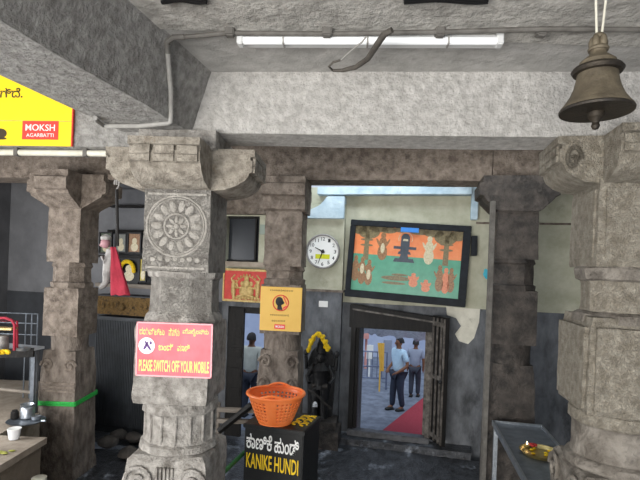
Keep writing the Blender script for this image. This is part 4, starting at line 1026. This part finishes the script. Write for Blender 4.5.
# tray with vessels, cup, jar
p = onp(26, 422); k = p.y / F
t = thing('metal_tray', 'dark metal tray on the stone platform', 'tray', p)
m = MB(); m.lathe([(14 * k, 0), (15 * k, .003), (17 * k, .02), (17.5 * k, .021), (15 * k, .008), (.001, .006)], 36); obj('tray', m, 'steel_dark', t)
m = MB(); m.tube([(16 * k, 0, .018), (20 * k, -.01, .022)], .012, 8); obj('handle', m, 'steel', t)
c = onp(27, 419); kk = c.y / F; m = MB(); m.lathe([(5 * kk, .012), (6.5 * kk, .02), (6.5 * kk, 11 * kk), (5.5 * kk, 12.5 * kk), (6.6 * kk, 15 * kk), (6 * kk, 15 * kk), (5 * kk, 12.5 * kk), (.001, 11 * kk)], 28, c); tag(obj('water_pot', m, 'steel'), 'shiny steel pot standing on the dark tray', 'pot')
c = onp(38, 421); m = MB(); m.lathe([(3 * kk, .012), (4 * kk, .02), (4.4 * kk, 5 * kk), (4 * kk, 5 * kk), (.001, 2 * kk)], 20, c + Vector((-.02, 0, 0))); tag(obj('small_cup', m, 'steel'), 'small steel cup at the edge of the dark tray', 'cup')
c = onp(14.5, 420); m = MB(); m.lathe([(3 * kk, .012), (3.6 * kk, .02), (3.6 * kk, 8 * kk), (2.4 * kk, 9 * kk), (2.4 * kk, 10 * kk), (.001, 10 * kk)], 20, c); tag(obj('oil_bottle', m, 'wood_dark'), 'squat dark bottle on the tray beside the steel pot', 'bottle')
c = onp(14, 439); kk = c.y / F; t = thing('white_cup', 'small white plastic cup on the beige platform', 'cup', c)
m = MB(); m.lathe([(4 * kk, 0), (4.6 * kk, .002), (6 * kk, 10 * kk), (5.7 * kk, 10 * kk), (4.2 * kk, .004), (.001, .004)], 28); obj('cup_wall', m, 'marble_white', t)
m = MB(); m.lathe([(5.8 * kk, 10 * kk), (6.4 * kk, 10.2 * kk), (6.2 * kk, 10.8 * kk), (5.7 * kk, 10.6 * kk)], 28); obj('rolled_lip', m, 'white', t)
p = at(31, 480, 4.75); m = MB(); kk = 4.75 / F
p = Vector((-2.36, 4.15, 0)); zj = zf(31, 477, 4.15)
m.lathe([(.10, 0), (.11, .02), (.11, zj - .12), (.08, zj - .06)], 24, p); t = thing('storage_jar', 'tall jar on the floor below the stone platform', 'jar', p); m2 = m
obj('jar_body', m2, 'ledge_side', t, world=True)
m = MB(); m.lathe([(.055, zj - .06), (.06, zj - .05), (.06, zj), (.05, zj + .005), (.001, zj + .005)], 20, p); obj('jar_lid', m, 'white_old', t, world=True)
p = onp(1, 452); m = MB()
for q in range(7): m.ball((p.x - .06 + q * .022, p.y + random.uniform(-.04, .04), ZPf + .006), (.03, .02, .006), 8)
tag(obj('leaf_scraps', m, pm('wilted_leaf', '#8d8f3a', '#a6a552', 30, .8)), 'wilted yellow-green leaves scattered on the beige platform', 'leaves', kind='stuff')
a = rect(-4, 276, 7, 290)
m = MB(); m.box((a[0], -.03, a[3]), (a[2], 0, a[1])); m.bevel(.005)
t = thing('light_switch', 'pale switch plate on the dim grey wall', 'switch', W0, -TH); obj('plate', m, 'white_old', t)
m = MB(); c = W(3, 283); m.box((c[0] - .02, -.045, c[1] - .03), (c[0] + .02, -.03, c[1] + .03)); obj('rocker', m, 'darkwainscot', t)
# dark cupboard edge beside rear-left pillar
# ------------------------------------------------------------------ shrine shelf behind the left pillars
OF = .42
def SR(px0, py0, px1, py1): return rect(px0, py0, px1, py1, OF)
a = SR(96, 185, 200, 320)
t = thing('shrine_shelf', 'dim open shelf unit behind the medallion pillar', 'shelf', WP((a[0] + a[2]) / 2, 0, 0), -TH)
xc = (a[0] + a[2]) / 2; wd = a[2] - a[0]
m = MB(); m.box((-wd / 2, -.08, 0), (wd / 2, -.005, a[1])); obj('back_panel', m, 'darkwall', t)
for k, (y0, y1) in enumerate(((203, 205), (229, 233), (256, 259), (285, 289))):
    r = SR(96, y0, 200, y1); m = MB(); m.box((-wd / 2, -OF if k > 1 else -.2, r[3]), (wd / 2, -.08, r[1])); m.bevel(.004); obj('shelf_board', m, 'wood_dark' if k < 3 else 'wood_grey', t)
r = SR(96, 297, 152, 315)
m = MB(); m.box((-wd / 2, -OF, r[3] + .0), (wd / 2, -.08, SR(96, 289, 200, 297)[3])); obj('fascia', m, 'darkwainscot', t)
m = MB(); m.box((-wd / 2, -OF - .03, r[3]), (wd / 2, -.08, r[1]))
m.subdiv(.06).rough(.008, 14, 5)
q = SR(124, 298, 124, 314)
for k in range(24):
    m.ball((-wd / 2 + .03 + k * .075, -OF - .03, (r[1] + r[3]) / 2 + .02 * (k % 2)), (.03, .02, .05), 8)
c = W(124, 307, OF); m.ball((c[0] - xc, -OF - .05, c[1]), (.05, .03, .05), 12)
obj('gilded_frieze', m, 'gold_dull', t)
zs = SR(96, 318, 150, 420)
m = MB(); m.box((-wd / 2, -OF + .05, 0), (wd / 2, -.08, zs[1]))
for k in range(60):
    x = -wd / 2 + .02 + k * (wd / 60); m.box((x, -OF + .03, .1), (x + .016, -OF + .05, zs[1] - .05))
obj('ribbed_shutter', m, pm('dark_ribbed_metal', '#303337', '#3f4347', 6, .5), t)
def frame(px, py, w, h, colour, lab, garl=None):
    r = rect(px - w / 2, py - h / 2, px + w / 2, py + h / 2, OF - .03); W_ = r[2] - r[0]; H_ = r[1] - r[3]
    f = thing('framed_portrait', lab, 'picture', WP((r[0] + r[2]) / 2, r[3], OF - .03), -TH, 'small framed pictures on the shrine shelf')
    m = MB(); b_ = .02
    for p, q in (((-W_ / 2, 0), (W_ / 2, b_)), ((-W_ / 2, H_ - b_), (W_ / 2, H_)), ((-W_ / 2, b_), (-W_ / 2 + b_, H_ - b_)), ((W_ / 2 - b_, b_), (W_ / 2, H_ - b_))): m.box((p[0], -.015, p[1]), (q[0], .012, q[1]))
    obj('frame', m, 'black', f)
    m = MB(); m.box((-W_ / 2 + b_, .0, b_), (W_ / 2 - b_, .008, H_ - b_)); c_ = obj('print', m, colour, f)
    m = MB(); m.disc((0, H_ * .58), W_ * .17, H_ * .16, 0, .002); m.disc((0, H_ * .3), W_ * .26, H_ * .2, 0, .001); obj('printed_figure', m, 'pic_pale' if colour != 'pic_pale' else 'pic_brown', c_)
    if garl:
        m = MB()
        for k in range(14):
            a_ = pi * k / 13 + pi / 2 * 0; m.ball((W_ * .34 * cos(a_ * 1), -.047, H_ * .5 + H_ * .38 * sin(a_)), .03, 8)
        tag(obj('flower_garland', m, 'yellow_flower', loc=f.location, rotz=-TH), garl, 'garland')
frame(106, 243, 13, 22, pm('green_print', '#3f4a3c', '#59634f', 30, .4), 'small framed picture beside the pink-faced figure')
frame(121, 243, 12, 20, pm('grey_print', '#6a6c66', '#83857d', 30, .4), 'small grey framed picture on the upper shrine shelf, next to the rod')
frame(134.5, 243, 14, 21, 'pic_brown', 'brown framed picture on the upper shrine shelf')
frame(129, 271, 20, 25, 'black', 'black framed picture draped in yellow flowers', 'yellow flower garland over the lower black picture')
frame(143, 270, 8, 24, pm('yellow_print', '#9a8a2a', '#b8a63c', 20, .4), 'narrow yellow framed picture on the lower shrine shelf')
# heap of dark stones on the floor between the left pillars
for k in range(7):
    p = onz((112, 122, 130, 118, 134, 108, 128)[k], (425, 418, 428, 440, 443, 447, 458)[k], .0)
    m = MB(); m.ball((0, 0, .07), (random.uniform(.1, .16), random.uniform(.1, .15), random.uniform(.06, .09)), 14); m.rough(.03, 9, k + 40)
    b_ = obj('floor_stone', m, 'soot', loc=(p.x, p.y, 0), rotz=k)
    tag(b_, 'rough dark stone lying on the floor between the left pillars', 'stone', 'dark stones on the floor')

# ------------------------------------------------------------------ outside the doorway
ZO = -.65
m = MB(); m.box((-14, .36, ZO - .2), (12, 22, ZO)); struct(obj('ground', m, 'out_ground', loc=W0, rotz=-TH))
# far facade
m = MB(); m.box((-9, 17.5, ZO), (9, 17.9, 3.2))
t = thing('far_building', 'pale blue building front far beyond the doorway', 'building', (0, 17.5, ZO))
obj('wall', m, 'out_wall', t, world=True)
for k in range(7):
    x = -5.2 + k * 1.7
    m = MB(); m.box((x, 17.44, .5), (x + .8, 17.52, 1.7)); obj('window', m, 'out_wall2' if k % 2 else 'barrier', t, world=True)
m = MB(); m.box((-9, 17.3, 2.2), (9, 17.5, 2.35)); obj('ledge', m, 'out_wall2', t, world=True)
# red carpet
za = ZO + .012
c = [onz(380, 432, za), onz(421, 399, za), onz(446, 399, za), onz(440, 432, za)]
nr = onz(384, 429, za); fr = onz(419, 401, za); dr_ = (fr - nr)
n_ = Vector((dr_.y, -dr_.x, 0)).normalized() * 1.3
m = MB(); a, b = nr - dr_ * .25, fr + dr_ * 1.2
m.hexa([p - Vector((0, 0, .011)) for p in (a, a + n_, b + n_, b)] + [a, a + n_, b + n_, b])
tag(obj('red_carpet', m, 'carpet'), 'dull red carpet strip on the paving outside the door', 'carpet')
# plastic sheet awning above the doorway outside
m = MB(); nx, ny = 24, 8; g = []
pa, pb = at(345, 317, 8.2), at(440, 333, 7.6); pc_, pd = at(350, 331, 9.6), at(440, 342, 9.0)
for i in range(nx + 1):
    row = []
    for j in range(ny + 1):
        f, h = i / nx, j / ny
        p = pa.lerp(pb, f).lerp(pc_.lerp(pd, f), h); p.z += .07 * noise.noise(Vector((f * 14, h * 8, 0))) - .12 * sin(h * pi) * .3 + .02 * sin(f * 30)
        row.append(m.bm.verts.new(p))
    g.append(row)
for i in range(nx):
    for j in range(ny): m._face([g[i][j], g[i + 1][j], g[i + 1][j + 1], g[i][j + 1]])
t = thing('plastic_awning', 'crumpled silver plastic awning outside over the doorway', 'awning', (pb.x + .3, pb.y, ZO))
o = obj('sheet', m, 'tarp', t, world=True); sm = o.modifiers.new('t', 'SOLIDIFY'); sm.thickness = .006
m = MB(); m.tube([pb + Vector((.05, 0, .0)), Vector((pb.x + .05, pb.y, ZO))], .03, 8); m.tube([pd + Vector((.2, .0, .0)), Vector((pd.x + .2, pd.y, ZO))], .03, 8); m.tube([pa - Vector((.2, 0, 0)), Vector((pa.x - .2, pa.y, ZO))], .03, 8); obj('awning_post', m, 'barrier', t, world=True)
# crowd barrier
Yk = 12.6
a = at(352, 386, Yk); b = at(386, 386, Yk); tp = at(370, 351, Yk).z
t = thing('crowd_barrier', 'grey metal crowd barrier standing outside the door', 'barrier', ((a.x + b.x) / 2, Yk, ZO))
m = MB(); m.tube([(a.x - .3, Yk, ZO), (a.x - .3, Yk, tp), (b.x, Yk, tp - .02), (b.x, Yk, ZO)], .024, 8); m.tube([(a.x - .3, Yk, ZO + .3), (b.x, Yk, ZO + .3)], .02, 8); m.tube([(a.x - .3, Yk, (tp + ZO) / 2 + .1), (b.x, Yk, (tp + ZO) / 2 + .1)], .02, 8); obj('rail_frame', m, 'barrier', t, world=True)
m = MB()
for k in range(9):
    x = a.x - .25 + k * (b.x - a.x + .25) / 9; m.tube([(x, Yk, ZO + .3), (x, Yk, tp - .02)], .012, 6)
obj('uprights', m, 'barrier', t, world=True)
y = at(380.5, 357, 12.4); h0 = zf(380, 371, 12.4); h1 = zf(380, 343, 12.4)
m = MB(); rr = []
for k in range(8):
    f = k / 7; z = h1 + (h0 - h1) * f; rr.append([Vector((y.x + (.09 - .04 * f) * cos(2 * pi * j / 16) + .05 * f, 12.4 + .025 * sin(2 * pi * j / 16) * (1 + .5 * sin(j * 3)), z)) for j in range(16)])
m.rings(rr); m.tube([(y.x, 12.4, ZO), (y.x, 12.4, h1)], .02, 8); tag(obj('yellow_cloth', m, 'yellow_sign'), 'yellow cloth hanging on a post beside the barrier', 'cloth')
m = MB(); a = at(384, 340, 13.4); b = at(391, 370, 13.4); m.box((a.x, 13.4, ZO), (b.x, 13.5, a.z)); m.bevel(.01); tag(obj('pale_board', m, 'out_wall2'), 'pale upright board behind the man in blue', 'board')
m = MB(); a = at(367, 345, 14); b = at(373, 359, 14); m.box((a.x, 14, b.z), (b.x, 14.03, a.z)); m.tube([((a.x + b.x) / 2, 14.05, ZO), ((a.x + b.x) / 2, 14.05, a.z)], .025, 8); tag(obj('white_placard', m, 'white'), 'small white placard on a pole beyond the barrier', 'placard')
m = MB(); a = at(357, 333, 15); b = at(369, 339, 15); m.box((a.x, 15, b.z), (b.x, 15.6, a.z)); m.tube([(a.x + .1, 15.3, ZO), (a.x + .1, 15.3, a.z)], .04, 8); m.tube([(b.x - .05, 15.3, ZO), (b.x - .05, 15.3, a.z)], .04, 8); tag(obj('orange_awning', m, pm('pink_orange_cloth', '#c88a86', '#d69a90', 8, .8)), 'faded orange stall awning far beyond the barrier', 'awning')

# people
def skinned(name, verts, edges, radii, mat, parent, sub=2):
    me = bpy.data.meshes.new(name); me.from_pydata([Vector(v) for v in verts], edges, [])
    o = bpy.data.objects.new(name, me); COL.objects.link(o)
    md = o.modifiers.new('s', 'SKIN'); md.use_smooth_shade = True
    sk = me.skin_vertices[0].data
    for i, r in enumerate(radii):
        rx, ry = r if isinstance(r, tuple) else (r, r); sk[i].radius = (rx, ry)
    sk[0].use_root = True
    ss = o.modifiers.new('u', 'SUBSURF'); ss.levels = sub; ss.render_levels = sub
    dg = bpy.context.evaluated_depsgraph_get(); dg.update()
    m2 = bpy.data.meshes.new_from_object(o.evaluated_get(dg)); bpy.data.objects.remove(o)
    m2.materials.clear(); m2.materials.append(M[mat])
    for p in m2.polygons: p.material_index = 0
    for p in m2.polygons: p.use_smooth = True
    return link(name, m2, parent, smooth=0)
def person(label, loc, rotz, H, shirt, trouser, arms, step=.1, headturn=0):
    """faces local -y; arms: two lists shoulder > elbow > wrist > palm in units of height"""
    t = thing('person', label, 'person', loc, rotz)
    k = H
    J = dict(pel=(0, 0, .53), waist=(0, .0, .61), chest=(0, .0, .74), neck=(0, .0, .835), neck2=(0, -.008, .87), head=(0, -.012, .905), skull=(0, -.006, .945), top=(0, .0, .975))
    V = []; E = []; Rd = []
    def add(p, r, par=None):
        V.append((p[0] * k, p[1] * k, p[2] * k)); Rd.append((r[0] * k, r[1] * k) if isinstance(r, tuple) else r * k); i = len(V) - 1
        if par is not None: E.append((par, i))
        return i
    pel = add(J['pel'], (.085, .06)); wa = add(J['waist'], (.075, .055), pel); ch_ = add(J['chest'], (.09, .062), wa); nk = add(J['neck'], .034, ch_); n2 = add(J['neck2'], .033, nk); hd = add(J['head'], (.042, .05), n2); sk_ = add(J['skull'], (.045, .054), hd); add(J['top'], (.03, .035), sk_)
    legs = []
    for sx in (-1, 1):
        st = step * sx
        pts = [(sx * .05, 0, .49), (sx * .055, -.02 + st * .35, .28), (sx * .055, st * .9, .05)]
        a = add(pts[0], .055, pel); b = add(pts[1], .037, a); c = add(pts[2], .024, b); f = add((pts[2][0] + sx * .008, pts[2][1] - .075, .022), (.024, .016), c); legs.append(pts)
    ar = []
    for sx, pts in zip((-1, 1), arms):
        sh = add((sx * .105, 0, .80), .036, ch_); e = add(pts[0], .025, sh); w = add(pts[1], .018, e); pl = add(pts[2], (.022, .012), w); ar.append([(sx * .105, 0, .80)] + list(pts))
        d = (Vector(pts[2]) - Vector(pts[1])).normalized(); sd = Vector((0, 1, 0)); sd = (sd - d * sd.dot(d)).normalized(); nn = d.cross(sd)
        for j, ln in enumerate((.040, .046, .043, .034)):
            b0 = Vector(pts[2]) + sd * (.016 * (1.5 - j) * .75); p1 = b0 + d * ln * .5; p2 = b0 + d * ln * .85 + nn * sx * .012
            i1 = add(p1, .0055, pl); add(p2, .0045, i1)
        th = add(Vector(pts[2]) - d * .012 + sd * .022 + d * .012, .0065, w); add(Vector(pts[2]) + sd * .03 + d * .018, .005, th)
    skinned('body', V, E, Rd, 'skin', t)
    # face
    m = MB()
    m.ball((0, -.066 * k, .908 * k), (.009 * k, .014 * k, .014 * k), 8)
    for sx in (-1, 1): m.ball((sx * .047 * k, 0, .912 * k), (.007 * k, .013 * k, .02 * k), 8)
    obj('nose_and_ears', m, 'skin', t)
    m = MB()
    for sx in (-1, 1): m.ball((sx * .019 * k, -.056 * k, .922 * k), (.008 * k, .006 * k, .005 * k), 8)
    m.ball((0, -.056 * k, .885 * k), (.016 * k, .006 * k, .004 * k), 8); obj('eyes_and_mouth', m, 'hair', t)
    m = MB(); rr = []
    for i in range(9):
        f = i / 8; z = .915 + .085 * f; r = sqrt(max(0, 1 - (f) ** 2.6))
        rr.append([Vector((.056 * k * max(r, .05) * cos(a), (.012 * (1 - f) + .064 * max(r, .05) * sin(a)) * k * (1.0 if sin(a) > 0 else (.55 + .42 * min(1, f * 1.6))), z * k)) for a in [2 * pi * q / 24 for q in range(24)]])
    m.rings(rr); obj('hair', m, 'hair', t)
    # shirt
    V, E, Rd = [], [], []
    pel = add((0, 0, .50), (.1, .075)); wa = add((0, 0, .61), (.09, .07), pel); c2 = add((0, 0, .74), (.103, .075), wa); n_ = add((0, 0, .825), (.05, .045), c2)
    for sx, pts in zip((-1, 1), ar):
        s1 = add(pts[0], .046, c2); mid = Vector(pts[0]).lerp(Vector(pts[1]), .8); add(mid, .039, s1)
    skinned('shirt', V, E, Rd, shirt, t)
    V, E, Rd = [], [], []
    pel = add((0, 0, .52), (.092, .07))
    for pts in legs:
        a = add(pts[0], .066, pel); b = add(pts[1], .049, a); add((pts[2][0], pts[2][1], .045), .038, b)
    skinned('trousers', V, E, Rd, trouser, t)
    for pts in legs:
        m = MB(); m.ball((pts[2][0] * k, (pts[2][1] - .045) * k, .02 * k), (.032 * k, .075 * k, .022 * k), 12); m.box(((pts[2][0] - .03) * k, (pts[2][1] - .1) * k, 0), ((pts[2][0] + .03) * k, (pts[2][1] + .02) * k, .012 * k)); obj('shoe', m, 'black', t)
    return t
ft = onz(397, 410, ZO)
Hm = zf(396, 336.5, ft.y) - ZO
person('man in a light blue shirt and dark trousers outside the main door', ft, radians(-62), Hm, 'shirt_blue', 'trousers',
       [[(-.15, .03, .63), (-.10, -.10, .55), (-.075, -.13, .53)], [(.15, .04, .63), (.11, -.09, .54), (.08, -.125, .52)]], .05)
f2 = onz(414, 397, ZO)
H2 = zf(413, 339, f2.y) - ZO
person('person in pale top and dark trousers, standing behind the man in blue', f2, radians(160), min(H2, 1.8), 'out_wall2', 'trousers2',
       [[(-.14, .0, .63), (-.135, -.03, .50), (-.132, -.04, .46)], [(.14, .0, .63), (.135, -.03, .50), (.132, -.04, .46)]], .04)
Y3 = 9.9; top3 = zf(250, 332, Y3)
person('person in an off-white shirt seen from behind in the left opening', (at(251, 360, Y3).x, Y3, ZO), radians(165), top3 - ZO, 'shirt_white', 'trousers2',
       [[(-.14, .02, .63), (-.13, -.05, .52), (-.125, -.07, .48)], [(.14, .02, .63), (.13, -.05, .52), (.125, -.07, .48)]], .05)

# ------------------------------------------------------------------ light
w = bpy.data.worlds.new('world'); S.world = w; w.use_nodes = True
bg = w.node_tree.nodes['Background']; bg.inputs['Color'].default_value = (.74, .84, 1.0, 1); bg.inputs['Strength'].default_value = .62
def area(name, loc, target, sx, sy, power, col):
    l = bpy.data.lights.new(name, 'AREA'); l.shape = 'RECTANGLE'; l.size = sx; l.size_y = sy; l.energy = power; l.color = col
    o = bpy.data.objects.new(name, l); COL.objects.link(o); o.location = loc
    o.rotation_euler = (Vector(target) - Vector(loc)).to_track_quat('-Z', 'Y').to_euler(); return o
area('daylight_from_courtyard', (-2.4, -3.2, 1.3), (.4, 3.0, 2.5), 5.0, 2.2, 450, (1, .97, .93))
area('inner_bay_fill', (.0, 4.1, ZM - .03), (.0, 4.1, 0), 4.5, .8, 20, (.93, .97, 1))  # fill lamp added under the closed inner ceiling to brighten the rear bays
area('side_daylight', (-4.7, 3.6, 2.1), (0, 4.6, 1.4), 2.0, 1.8, 90, (.97, .98, 1))
area('rear_skylight', WP(.6, ZM + .3, .5), WP(.6, 0, .42), 2.2, .7, 20, (.80, .92, 1))
l = bpy.data.lights.new('hazy_daylight', 'SUN'); l.energy = 1.3; l.angle = radians(50); l.color = (.86, .93, 1)
o = bpy.data.objects.new('hazy_daylight', l); COL.objects.link(o); o.rotation_euler = (radians(28), 0, radians(-12))
